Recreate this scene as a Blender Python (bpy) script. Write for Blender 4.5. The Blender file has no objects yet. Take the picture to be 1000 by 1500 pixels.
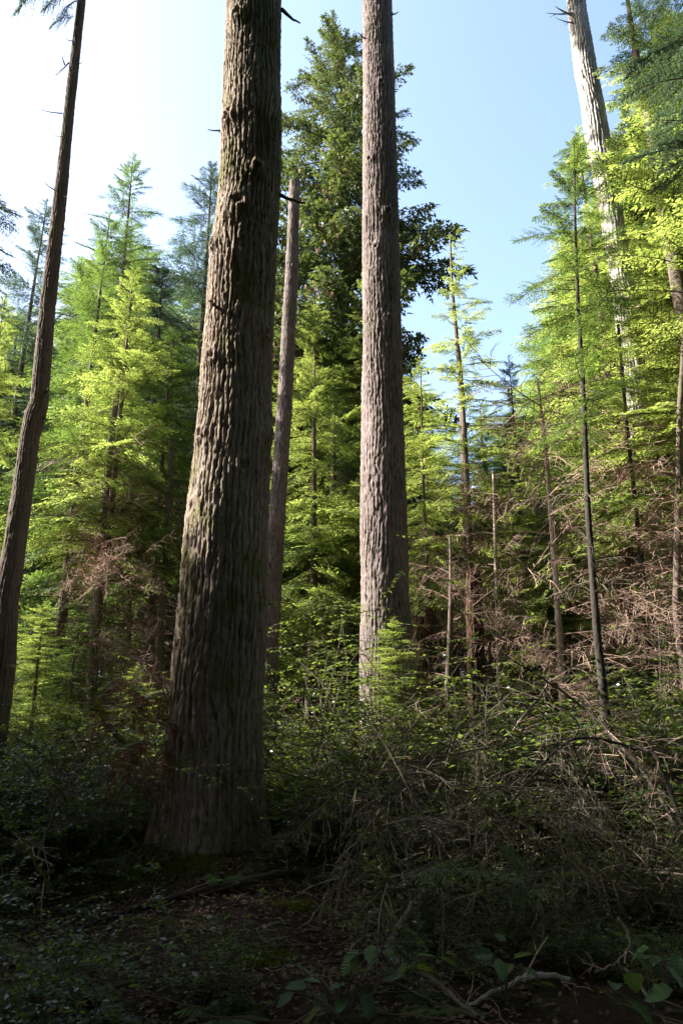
import bpy, math
import numpy as np
from mathutils import Vector, Matrix

PI = math.pi
sc = bpy.context.scene
col = sc.collection

# ------------------------------------------------------------------ camera
PITCH = math.radians(16.2)
EYE = 1.6
cam = bpy.data.cameras.new('camera')
cam.sensor_fit = 'VERTICAL'
cam.sensor_height = 36
cam.lens = 24
cam.clip_start = 0.05
cam.clip_end = 2000
camo = bpy.data.objects.new('camera', cam)
camo.location = (0, 0, EYE)
camo.rotation_euler = (PI / 2 + PITCH, 0, 0)
col.objects.link(camo)
sc.camera = camo

# ------------------------------------------------------------------ light
SUN_EL = math.radians(38)
SUN_AZ = math.radians(-87)          # clockwise from +Y: left and a little ahead
sun_dir = Vector((math.sin(SUN_AZ) * math.cos(SUN_EL), math.cos(SUN_AZ) * math.cos(SUN_EL), math.sin(SUN_EL)))
world = bpy.data.worlds.new('World')
sc.world = world
world.use_nodes = True
nt = world.node_tree
nt.nodes.clear()
sky = nt.nodes.new('ShaderNodeTexSky')
sky.sky_type = 'NISHITA'
sky.sun_disc = False
sky.sun_elevation = SUN_EL
sky.sun_rotation = SUN_AZ
sky.altitude = 0
sky.air_density = 0.9
sky.dust_density = 2.3
sky.ozone_density = 0.6
bg = nt.nodes.new('ShaderNodeBackground')
bg.inputs['Strength'].default_value = 0.15
wo = nt.nodes.new('ShaderNodeOutputWorld')
nt.links.new(sky.outputs[0], bg.inputs[0])
nt.links.new(bg.outputs[0], wo.inputs[0])
sl = bpy.data.lights.new('sun', 'SUN')
sl.energy = 5.0
sl.angle = math.radians(0.53)
sl.color = (1.0, 0.95, 0.88)
slo = bpy.data.objects.new('sun', sl)
slo.rotation_euler = sun_dir.to_track_quat('Z', 'Y').to_euler()
slo.location = (0, 0, 60)
col.objects.link(slo)

sc.view_settings.view_transform = 'Standard'
sc.view_settings.look = 'None'
sc.view_settings.gamma = 1
sc.view_settings.use_curve_mapping = False
sc.view_settings.exposure = 2.0
sc.render.engine = 'CYCLES'
cy = sc.cycles
cy.use_denoising = True
cy.denoising_prefilter = 'NONE'
cy.max_bounces = 6
cy.diffuse_bounces = 2
cy.glossy_bounces = 2
cy.transmission_bounces = 4
cy.transparent_max_bounces = 4
cy.sample_clamp_indirect = 2
cy.sample_clamp_direct = 2

# ------------------------------------------------------------------ maths
SP, CP = math.sin(PITCH), math.cos(PITCH)


def at(u, v, Y):
    """world point seen at photo pixel (u, v) of the 1000x1500 picture, at ground distance Y"""
    cx, cyy = (u - 500) / 1000, (750 - v) / 1000
    s = Y / (CP - cyy * SP)
    return np.array([cx * s, Y, EYE + (SP + cyy * CP) * s])


_T = np.random.default_rng(99).random((64, 4096))


def hsh(i, j, k):
    return _T[k % 64][((i * 73856093) ^ (j * 19349663)) % 4096]


def vnoise(a, b, k=0, na=None):
    i = np.floor(a).astype(np.int64); j = np.floor(b).astype(np.int64)
    fa = a - i; fb = b - j
    fa = fa * fa * (3 - 2 * fa); fb = fb * fb * (3 - 2 * fb)
    w = (lambda q: q % na) if na else (lambda q: q)
    return ((hsh(w(i), j, k) * (1 - fa) + hsh(w(i + 1), j, k) * fa) * (1 - fb)
            + (hsh(w(i), j + 1, k) * (1 - fa) + hsh(w(i + 1), j + 1, k) * fa) * fb)


def voro(a, b, na, k=0):
    i = np.floor(a).astype(np.int64); j = np.floor(b).astype(np.int64)
    F1 = np.full(a.shape, 9.0); F2 = np.full(a.shape, 9.0); ID = np.zeros(a.shape)
    for di in (-1, 0, 1):
        for dj in (-1, 0, 1):
            ii, jj = i + di, j + dj
            wi = ii % na
            px = ii + 0.1 + 0.8 * hsh(wi, jj, k)
            py = jj + 0.1 + 0.8 * hsh(wi, jj, k + 1)
            d = np.hypot(a - px, b - py)
            near = d < F1
            F2 = np.where(near, F1, np.minimum(F2, d))
            ID = np.where(near, hsh(wi, jj, k + 2), ID)
            F1 = np.where(near, d, F1)
    return F1, F2 - F1, ID


def gz(x, y):
    x = np.asarray(x, float); y = np.asarray(y, float)
    n = (vnoise(x / 3.1 + 50, y / 3.1 + 50, 1) - .5) * .34 + (vnoise(x / 1.1 + 50, y / 1.1 + 50, 2) - .5) * .12 \
        + (vnoise(x / .35 + 50, y / .35 + 50, 3) - .5) * .04
    far = np.clip((y - 14) / 40, 0, 1)
    right = np.clip((x - .5) / 3, 0, 1) * np.clip((y - 4) / 5, 0, 1) * .35
    mound = .22 * np.exp(-((x + 1.46) ** 2 + (y - 8.5) ** 2) / 1.6)
    return -0.13 + n * (1 + far * 6) + right + mound + far * 1.2


def G(x, y):
    return float(gz(x, y))


# ------------------------------------------------------------------ mesh building
class Geo:
    def __init__(s):
        s.V = []; s.F = []; s.M = []; s.R = []; s.n = 0; s.A = []

    def add(s, V, F, mat=0, rnd=0.5, att=None):
        V = np.asarray(V, float).reshape(-1, 3); F = np.asarray(F, np.int64)
        s.V.append(V); s.F.append(F + s.n); s.n += len(V)
        s.M.append(np.full(len(F), mat) if np.isscalar(mat) else np.asarray(mat))
        s.R.append(np.full(len(F), rnd) if np.isscalar(rnd) else np.asarray(rnd))
        s.A.append(np.zeros(len(V)) if att is None else np.asarray(att).ravel())
        return s

    def merged(s):
        return (np.concatenate(s.V), np.concatenate(s.F), np.concatenate(s.M), np.concatenate(s.R))

    def mesh(s, name, mats, smooth=False):
        me = bpy.data.meshes.new(name)
        if not s.V:
            return me
        V, F, M, R = s.merged()
        A = np.concatenate(s.A)
        me.vertices.add(len(V)); me.vertices.foreach_set('co', V.astype(np.float32).ravel())
        k = F.shape[1]
        me.loops.add(F.size); me.loops.foreach_set('vertex_index', F.ravel().astype(np.int32))
        me.polygons.add(len(F)); me.polygons.foreach_set('loop_start', np.arange(0, F.size, k, dtype=np.int32))
        for m in mats: me.materials.append(m)
        me.polygons.foreach_set('material_index', M.astype(np.int32))
        me.polygons.foreach_set('use_smooth', np.full(len(F), smooth))
        at_ = me.attributes.new('rnd', 'FLOAT', 'FACE'); at_.data.foreach_set('value', R.astype(np.float32))
        if A.any():
            a2 = me.attributes.new('hgt', 'FLOAT', 'POINT'); a2.data.foreach_set('value', A.astype(np.float32))
        me.update(calc_edges=True)
        return me


def nrm(v):
    return v / np.maximum(np.linalg.norm(v, axis=-1, keepdims=True), 1e-9)


def tubes(P, R, k=3):
    """P (m,n,3) R (m,n) -> verts, quads"""
    P = np.asarray(P, float); R = np.asarray(R, float)
    if P.ndim == 2: P = P[None]; R = R[None]
    m, n, _ = P.shape
    T = nrm(np.gradient(P, axis=1))
    ref = np.where(np.abs(T[:, :1, 2:3]) > .8, np.array([1., .1, 0]), np.array([.1, .05, 1.]))
    ref = np.broadcast_to(ref, T.shape)
    S = nrm(np.cross(T, ref)); U = np.cross(S, T)
    th = np.arange(k) / k * 2 * PI
    V = P[:, :, None] + R[:, :, None, None] * (np.cos(th)[:, None] * S[:, :, None] + np.sin(th)[:, None] * U[:, :, None])
    idx = np.arange(m * n * k).reshape(m, n, k)
    a = idx[:, :-1]; b = idx[:, 1:]
    F = np.stack([a, np.roll(a, -1, 2), np.roll(b, -1, 2), b], -1).reshape(-1, 4)
    return V.reshape(-1, 3), F


def kites(p, d, side, l, w, droop=0.0, fat=.42):
    p = np.asarray(p); n = len(p)
    l = np.broadcast_to(l, n)[:, None]; w = np.broadcast_to(w, n)[:, None]
    up = np.array([0, 0, 1.])
    V = np.stack([p, p + fat * l * d + .5 * w * side - up * (droop * l * .15), p + l * d - up * (droop * l),
                  p + fat * l * d - .5 * w * side - up * (droop * l * .15)], 1)
    return V.reshape(-1, 3), np.arange(n * 4).reshape(n, 4)


def curve(p0, d0, L, n, bend, wig, rng):
    """a wandering curve"""
    P = [np.array(p0, float)]; d = nrm(np.array(d0, float)); st = L / (n - 1)
    for i in range(n - 1):
        d = nrm(d + np.array(bend) * st + rng.normal(0, wig, 3) * math.sqrt(st))
        P.append(P[-1] + d * st)
    return np.array(P)


def bough(L, seed, sp=.065, tsp=.036, tl=.085, tw=.02, width=.42, droop=.12, rough=.12, upturn=0., thick=.012, gaps=.08, depth3=0.):
    """a flat feathery evergreen branch along +X; mat 0 needles, mat 1 wood"""
    r = np.random.default_rng(seed); g = Geo()

    def axis(t):
        x = t * L
        return np.stack([x, .06 * L * np.sin(t * 3 + seed) * t, -droop * L * t * t + upturn * L * t ** 3], -1)
    t = np.linspace(0, 1, 9)
    V, F = tubes(axis(t), thick * (1 - .85 * t), 4); g.add(V, F, 1, .5)
    ns = int(L / sp)
    SP_, SR_ = [], []
    for i in range(ns):
        tt = .1 + .9 * (i + r.random() * .7) / ns
        for sgn in (-1, 1):
            if r.random() < gaps: continue
            prof = min(1, (tt - .02) / .28) * (1 - tt) ** .65 + .1
            ls = L * width * prof * r.uniform(.65, 1.1)
            ang = math.radians(62 - 26 * tt + r.normal(0, 6))
            o = axis(np.array([tt]))[0]
            d = np.array([math.cos(ang), sgn * math.sin(ang), r.normal(0, rough) + .05])
            d /= np.linalg.norm(d)
            m = max(3, int(ls / tsp))
            q = np.linspace(0, 1, 4)[:, None]
            pts = o + d * ls * q + np.array([.25 * ls, 0, 0]) * q * q * .5 + np.array([0, 0, -1]) * ls * .28 * q * q
            SP_.append(pts); SR_.append(.0042 * (1 - .7 * q[:, 0]))
            k = (np.arange(m) + r.random(m) * .6) / m
            base = o + d * ls * k[:, None] + np.array([.25 * ls, 0, 0]) * (k * k * .5)[:, None] + np.array([0, 0, -1]) * (ls * .28 * k * k)[:, None]
            dd = nrm(d + np.array([.25, 0, 0]) * k[:, None] + np.array([0, 0, -.56]) * k[:, None])
            perp = nrm(np.cross(np.array([0, 0, 1.]), dd))
            for s2 in (-1, 1):
                a2 = math.radians(52) + r.normal(0, .18, m)
                dir2 = nrm(dd * np.cos(a2)[:, None] + s2 * perp * np.sin(a2)[:, None] + r.normal(0, rough + depth3, (m, 3)) * np.array([.3, .3, 1]))
                n2 = nrm(np.array([0, 0, 1.]) + r.normal(0, .35 + depth3, (m, 3)))
                side = nrm(np.cross(n2, dir2))
                l2 = tl * r.uniform(.6, 1.25, m) * (1 - .45 * k)
                v, f = kites(base, dir2, side, l2, tw * r.uniform(.8, 1.3, m) * 1.15, droop=.18)
                g.add(v, f, 0, np.clip(r.normal(.42, .2, m) + .2 * k, 0, 1))
            v, f = kites(base[-1:], dd[-1:], perp[-1:], tl, tw, .15); g.add(v, f, 0, .8)
    V, F = tubes(np.array(SP_), np.array(SR_), 3); g.add(V, F, 1, .5)
    return g


def spruce_bough(L, seed, cones=9):
    r = np.random.default_rng(seed)
    g = bough(L, seed, sp=.10, tsp=.052, tl=.105, tw=.036, width=.34, droop=.38, upturn=.22, rough=.35, depth3=.3, thick=.02, gaps=.1)
    # hanging branchlets below the limb
    nb = int(L / .10)
    for i in range(nb):
        t = .2 + .8 * (i + r.random()) / nb
        o = np.array([t * L, .06 * L * math.sin(t * 3 + seed) * t + r.normal(0, .12) * L * (1 - t), -.38 * L * t * t + .22 * L * t ** 3])
        m = 14; ls = r.uniform(.2, .4) * (1.1 - t * .5)
        q = np.linspace(0, 1, m)[:, None]
        base = o + np.array([.25, r.normal(0, .25), 0]) * ls * q + np.array([0, 0, -1]) * ls * q
        d = nrm(r.normal(0, .7, (m, 3)) + np.array([.3, 0, -.6])); side = nrm(np.cross(d, r.normal(0, 1, (m, 3))))
        v, f = kites(base, d, side, .095, .034, .1); g.add(v, f, 0, np.clip(r.normal(.5, .2, m), 0, 1))
    for c in range(cones):
        t = r.uniform(.5, 1); p = np.array([t * L, r.normal(0, .1) * L, -.38 * L * t * t + .22 * L * t ** 3 - .05 - r.random() * .1])
        q = np.linspace(0, 1, 5)[:, None]
        V, F = tubes(p - np.array([0, 0, .1]) * q, np.array([.006, .018, .02, .014, .004]), 3); g.add(V, F, 2, r.random())
    return g


def dead_bough(L, seed, nsec=13, thick=.010, curl=.85):
    r = np.random.default_rng(seed); g = Geo()
    A = curve((0, 0, 0), (1, 0, r.uniform(-.05, .25)), L, 9, (0, 0, -.45 / L), .14, r)
    V, F = tubes(A, thick * np.linspace(1, .25, 9), 4); g.add(V, F, 0, .5)
    P2, R2 = [], []
    for i in range(nsec):
        k = 1 + int(7 * (i + r.random()) / nsec); o = A[min(k, 8)]
        sgn = 1 if i % 2 else -1
        ls = L * .48 * (1 - .55 * k / 8) * r.uniform(.5, 1.25)
        B = curve(o, (r.uniform(.5, .9), sgn * r.uniform(.5, .9), r.normal(0, .2)), ls, 5, (0, -sgn * curl * .5, -curl * 1.3), .25, r)
        P2.append(B); R2.append(.0052 * np.linspace(1, .45, 5))
        for j in range(4):
            o2 = B[1 + j % 4]
            d2 = nrm(nrm(B[-1] - B[0]) + r.normal(0, .55, 3))
            C = curve(o2, d2, ls * r.uniform(.2, .5), 5, (0, 0, -1.4 * curl), .3, r)
            P2.append(C); R2.append(.0036 * np.linspace(1, .5, 5))
    V, F = tubes(np.array(P2), np.array(R2), 3); g.add(V, F, 0, np.repeat(r.random(len(P2)), 12))
    return g


def place(g, src, mats):
    """add many transformed copies of geometry SRC (a Geo) to g; mats: list of 4x4"""
    if not len(mats): return
    V, F, M, R = src.merged()
    Ms = np.array(mats)
    W = np.einsum('kij,nj->kni', Ms[:, :3, :3], V) + Ms[:, None, :3, 3]
    n = len(V)
    FF = (F[None] + (np.arange(len(Ms)) * n)[:, None, None]).reshape(-1, F.shape[1])
    jit = np.random.default_rng(len(V)).normal(0, .08, len(Ms))
    RR = np.clip(R[None] + jit[:, None], 0, 1).ravel()
    g.add(W.reshape(-1, 3), FF, np.tile(M, len(Ms)), RR)


def mat4(loc, az, el=0., roll=0., s=1.):
    return np.array(Matrix.Translation(loc) @ Matrix.Rotation(az, 4, 'Z') @ Matrix.Rotation(-el, 4, 'Y') @ Matrix.Rotation(roll, 4, 'X')
                    @ Matrix.Scale(s, 4))


# ------------------------------------------------------------------ materials
def newmat(name):
    m = bpy.data.materials.new(name); m.use_nodes = True
    nt = m.node_tree; nt.nodes.clear()
    out = nt.nodes.new('ShaderNodeOutputMaterial')
    return m, nt, out


def N(nt, t, **kw):
    n = nt.nodes.new(t)
    for k, v in kw.items():
        if k.startswith('i_'):
            n.inputs[k[2:].replace('_', ' ')].default_value = v
        else:
            setattr(n, k, v)
    return n


def ramp(nt, fac, stops, interp='LINEAR'):
    r = nt.nodes.new('ShaderNodeValToRGB'); r.color_ramp.interpolation = interp
    e = r.color_ramp.elements
    while len(e) < len(stops): e.new(.5)
    for x, (p, c) in zip(e, stops):
        x.position = p; x.color = tuple(c) + (1,) if len(c) == 3 else c
    nt.links.new(fac, r.inputs[0])
    return r.outputs[0]


def mix(nt, fac, a, b, mode='MIX'):
    m = nt.nodes.new('ShaderNodeMix'); m.data_type = 'RGBA'; m.blend_type = mode
    for s, v in ((m.inputs[0], fac), (m.inputs[6], a), (m.inputs[7], b)):
        if hasattr(v, 'is_output'): nt.links.new(v, s)
        else: s.default_value = v if np.isscalar(v) else tuple(v) + (1,)
    return m.outputs[2]


def leafmat(name, dark, light, trans, tfac=.45, rough=.5, spec=.3, obj_var=.25):
    m, nt, out = newmat(name)
    a = N(nt, 'ShaderNodeAttribute', attribute_name='rnd')
    oi = N(nt, 'ShaderNodeObjectInfo')
    tc = N(nt, 'ShaderNodeTexCoord')
    no = N(nt, 'ShaderNodeTexNoise', i_Scale=1.3, i_Detail=2.0)
    nt.links.new(tc.outputs['Object'], no.inputs['Vector'])
    ad = N(nt, 'ShaderNodeMath', operation='ADD'); ad.use_clamp = True
    mu = N(nt, 'ShaderNodeMath', operation='MULTIPLY_ADD'); mu.inputs[1].default_value = 1.6; mu.inputs[2].default_value = -.8
    nt.links.new(no.outputs[0], mu.inputs[0])
    nt.links.new(a.outputs['Fac'], ad.inputs[0]); nt.links.new(mu.outputs[0], ad.inputs[1])
    c = ramp(nt, ad.outputs[0], [(0, dark), (.55, [(x + y) / 2 for x, y in zip(dark, light)]), (1, light)])
    t = ramp(nt, ad.outputs[0], [(0, [x * .45 for x in trans]), (1, trans)])
    hs = N(nt, 'ShaderNodeHueSaturation')
    mm = N(nt, 'ShaderNodeMapRange'); mm.inputs[3].default_value = 1 - obj_var; mm.inputs[4].default_value = 1 + obj_var
    nt.links.new(oi.outputs['Random'], mm.inputs[0]); nt.links.new(mm.outputs[0], hs.inputs['Value'])
    nt.links.new(c, hs.inputs['Color'])
    p = N(nt, 'ShaderNodeBsdfPrincipled', i_Roughness=rough)
    p.inputs['Specular IOR Level'].default_value = spec
    nt.links.new(hs.outputs[0], p.inputs['Base Color'])
    tr = N(nt, 'ShaderNodeBsdfTranslucent'); nt.links.new(t, tr.inputs[0])
    mx = N(nt, 'ShaderNodeMixShader', i_Fac=tfac)
    nt.links.new(p.outputs[0], mx.inputs[1]); nt.links.new(tr.outputs[0], mx.inputs[2])
    nt.links.new(mx.outputs[0], out.inputs[0])
    return m


def barkmat(name, furrow, ridge, pale, lichen=(.10, .11, .04), lich=.35, bump=.5, scale=1., rough=.92):
    m, nt, out = newmat(name)
    tc = N(nt, 'ShaderNodeTexCoord')
    mp = N(nt, 'ShaderNodeMapping'); mp.inputs['Scale'].default_value = (scale, scale, scale * .22)
    nt.links.new(tc.outputs['Object'], mp.inputs[0])
    n1 = N(nt, 'ShaderNodeTexNoise', i_Scale=26., i_Detail=6., i_Roughness=.65)
    nt.links.new(mp.outputs[0], n1.inputs['Vector'])
    n2 = N(nt, 'ShaderNodeTexNoise', i_Scale=1.7, i_Detail=5., i_Roughness=.6)
    nt.links.new(tc.outputs['Object'], n2.inputs['Vector'])
    n3 = N(nt, 'ShaderNodeTexNoise', i_Scale=60., i_Detail=4.)
    nt.links.new(tc.outputs['Object'], n3.inputs['Vector'])
    h = N(nt, 'ShaderNodeAttribute', attribute_name='hgt')
    base = mix(nt, h.outputs['Fac'], furrow, ridge)
    f1 = ramp(nt, n1.outputs[0], [(.38, (0, 0, 0)), (.68, (1, 1, 1))])
    base = mix(nt, f1, base, pale)
    n4 = N(nt, 'ShaderNodeTexNoise', i_Scale=.55, i_Detail=3.)
    nt.links.new(tc.outputs['Object'], n4.inputs['Vector'])
    base = mix(nt, .55, base, ramp(nt, n4.outputs[0], [(.35, (.62, .58, .52)), (.62, (1.15, 1.12, 1.12))]), 'MULTIPLY')
    fl = ramp(nt, n2.outputs[0], [(.5, (0, 0, 0)), (.66, (lich, lich, lich))])
    base = mix(nt, fl, base, lichen)
    base = mix(nt, .35, base, ramp(nt, n3.outputs[0], [(.3, (.4, .4, .4)), (.7, (1, 1, 1))]), 'MULTIPLY')
    p = N(nt, 'ShaderNodeBsdfPrincipled', i_Roughness=rough)
    p.inputs['Specular IOR Level'].default_value = .15
    nt.links.new(base, p.inputs['Base Color'])
    b = N(nt, 'ShaderNodeBump', i_Strength=bump, i_Distance=.02)
    nt.links.new(n1.outputs[0], b.inputs['Height'])
    b2 = N(nt, 'ShaderNodeBump', i_Strength=bump * .7, i_Distance=.006)
    nt.links.new(n3.outputs[0], b2.inputs['Height']); nt.links.new(b.outputs[0], b2.inputs['Normal'])
    nt.links.new(b2.outputs[0], p.inputs['Normal'])
    nt.links.new(p.outputs[0], out.inputs[0])
    return m


M_bark_fir = barkmat('bark_grey_brown', (.05, .033, .02), (.225, .172, .13), (.37, .31, .25), (.13, .125, .035), .8)
M_bark_mid = barkmat('bark_reddish', (.05, .034, .03), (.18, .14, .128), (.29, .245, .235), (.14, .14, .08), .4)
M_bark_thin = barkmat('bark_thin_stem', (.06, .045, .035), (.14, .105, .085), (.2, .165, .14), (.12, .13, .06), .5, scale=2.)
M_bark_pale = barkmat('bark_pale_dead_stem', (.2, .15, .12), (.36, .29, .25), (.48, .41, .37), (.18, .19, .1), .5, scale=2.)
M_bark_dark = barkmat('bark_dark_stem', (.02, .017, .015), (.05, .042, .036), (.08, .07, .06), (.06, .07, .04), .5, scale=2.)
M_snag = barkmat('weathered_silver_wood', (.17, .15, .135), (.42, .395, .37), (.58, .56, .53), (.25, .24, .18), .5, bump=.6)
M_rot = barkmat('rotting_red_wood', (.03, .014, .01), (.075, .038, .026), (.12, .07, .048), (.05, .06, .02), .8)
M_twig = leafmat('bare_twig_bark', (.13, .085, .06), (.46, .32, .25), (.2, .16, .12), 0., .8, .15)
M_twig_grey = leafmat('lichen_grey_twig', (.05, .04, .03), (.2, .17, .125), (.2, .18, .1), 0., .85, .1)
M_branch = barkmat('branch_bark', (.05, .04, .03), (.12, .095, .075), (.18, .15, .12), (.1, .11, .04), .5, scale=3.)
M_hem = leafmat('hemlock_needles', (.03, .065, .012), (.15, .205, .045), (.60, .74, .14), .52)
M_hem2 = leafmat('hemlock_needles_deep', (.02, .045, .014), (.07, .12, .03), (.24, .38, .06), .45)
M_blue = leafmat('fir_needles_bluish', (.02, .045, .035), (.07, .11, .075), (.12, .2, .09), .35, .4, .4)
M_spr = leafmat('spruce_needles', (.018, .036, .014), (.085, .105, .03), (.18, .24, .05), .33, .5)
M_cone = leafmat('spruce_cones', (.09, .05, .025), (.2, .12, .06), (.1, .05, .02), .1, .7)
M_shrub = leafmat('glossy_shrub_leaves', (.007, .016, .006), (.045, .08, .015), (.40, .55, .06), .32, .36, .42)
M_rust = leafmat('rust_brown_dead_fronds', (.06, .02, .01), (.20, .065, .03), (.2, .06, .02), .3, .8)
M_moss = leafmat('moss', (.04, .05, .01), (.13, .14, .02), (.15, .18, .02), .3, .9, .05)
M_ltwig = leafmat('darkened_fallen_twigs', (.03, .022, .016), (.13, .095, .07), (.05, .03, .02), 0., .85, .1)  # twig colour darkened to suit the shaded foreground
M_litter = leafmat('dry_leaf_litter', (.03, .018, .011), (.19, .12, .075), (.1, .06, .03), .1, .8)
M_big = leafmat('broad_green_leaf', (.03, .075, .03), (.075, .15, .04), (.16, .26, .03), .3, .42, .4)
M_big2 = leafmat('broad_yellowgreen_leaf', (.08, .11, .015), (.13, .17, .02), (.25, .3, .03), .4, .45, .3)
M_fern = leafmat('fern_green', (.04, .09, .015), (.12, .2, .03), (.25, .35, .04), .4, .5)


def add_veins(m):
    nt = m.node_tree; p = [n for n in nt.nodes if n.type == 'BSDF_PRINCIPLED'][0]
    tc = N(nt, 'ShaderNodeTexCoord'); sx = N(nt, 'ShaderNodeSeparateXYZ'); nt.links.new(tc.outputs['Object'], sx.inputs[0])
    ab = N(nt, 'ShaderNodeMath', operation='ABSOLUTE'); nt.links.new(sx.outputs[1], ab.inputs[0])
    ma = N(nt, 'ShaderNodeMath', operation='MULTIPLY_ADD'); ma.inputs[1].default_value = -.8
    nt.links.new(ab.outputs[0], ma.inputs[0]); nt.links.new(sx.outputs[0], ma.inputs[2])
    mu = N(nt, 'ShaderNodeMath', operation='MULTIPLY'); mu.inputs[1].default_value = 420.; nt.links.new(ma.outputs[0], mu.inputs[0])
    si = N(nt, 'ShaderNodeMath', operation='SINE'); nt.links.new(mu.outputs[0], si.inputs[0])
    b = N(nt, 'ShaderNodeBump', i_Strength=.6, i_Distance=.003); nt.links.new(si.outputs[0], b.inputs['Height'])
    nt.links.new(b.outputs[0], p.inputs['Normal'])


for m_ in (M_big, M_big2): add_veins(m_)


def groundmat():
    m, nt, out = newmat('forest_floor_soil')
    tc = N(nt, 'ShaderNodeTexCoord')
    n1 = N(nt, 'ShaderNodeTexNoise', i_Scale=.9, i_Detail=8., i_Roughness=.7)
    n2 = N(nt, 'ShaderNodeTexNoise', i_Scale=28., i_Detail=8., i_Roughness=.75)
    for n in (n1, n2): nt.links.new(tc.outputs['Object'], n.inputs['Vector'])
    soil = ramp(nt, n2.outputs[0], [(.3, (.012, .008, .006)), (.55, (.035, .022, .014)), (.75, (.08, .055, .038))])
    f = ramp(nt, n1.outputs[0], [(.52, (0, 0, 0)), (.62, (1, 1, 1))])
    moss = ramp(nt, n2.outputs[0], [(.3, (.02, .03, .006)), (.7, (.07, .08, .015))])
    c = mix(nt, f, soil, moss)
    p = N(nt, 'ShaderNodeBsdfPrincipled', i_Roughness=.95); nt.links.new(c, p.inputs['Base Color'])
    p.inputs['Specular IOR Level'].default_value = .1
    b = N(nt, 'ShaderNodeBump', i_Strength=.9, i_Distance=.04); nt.links.new(n2.outputs[0], b.inputs['Height'])
    nt.links.new(b.outputs[0], p.inputs['Normal']); nt.links.new(p.outputs[0], out.inputs[0])
    return m


# ------------------------------------------------------------------ object helpers
def tag(o, label=None, cat=None, group=None, kind=None):
    if label: o['label'] = label
    if cat: o['category'] = cat
    if group: o['group'] = group
    if kind: o['kind'] = kind
    return o


def link(name, me, parent=None, loc=None):
    o = bpy.data.objects.new(name, me); col.objects.link(o)
    if parent: o.parent = parent
    if loc is not None: o.location = loc
    return o


def empty(name, loc, rz=0., s=1.):
    o = bpy.data.objects.new(name, None); col.objects.link(o)
    o.location = loc; o.rotation_euler = (0, 0, rz); o.empty_display_size = .2
    if not np.isscalar(s): o.scale = s
    else: o.scale = (s, s, s)
    return o


# ------------------------------------------------------------------ ground
ax_ = np.sinh(np.linspace(-6.2, 6.2, 240)) ; ax_ = ax_ / ax_.max() * 400
gx = ax_
gy = ax_ + 6.0
X, Y = np.meshgrid(gx, gy, indexing='ij')
Z = gz(X, Y)
idx = np.arange(X.size).reshape(X.shape)
F = np.stack([idx[:-1, :-1], idx[1:, :-1], idx[1:, 1:], idx[:-1, 1:]], -1).reshape(-1, 4)
g = Geo(); g.add(np.stack([X, Y, Z], -1), F)
ground = link('ground', g.mesh('ground', [groundmat()], True))
tag(ground, kind='structure')


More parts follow.
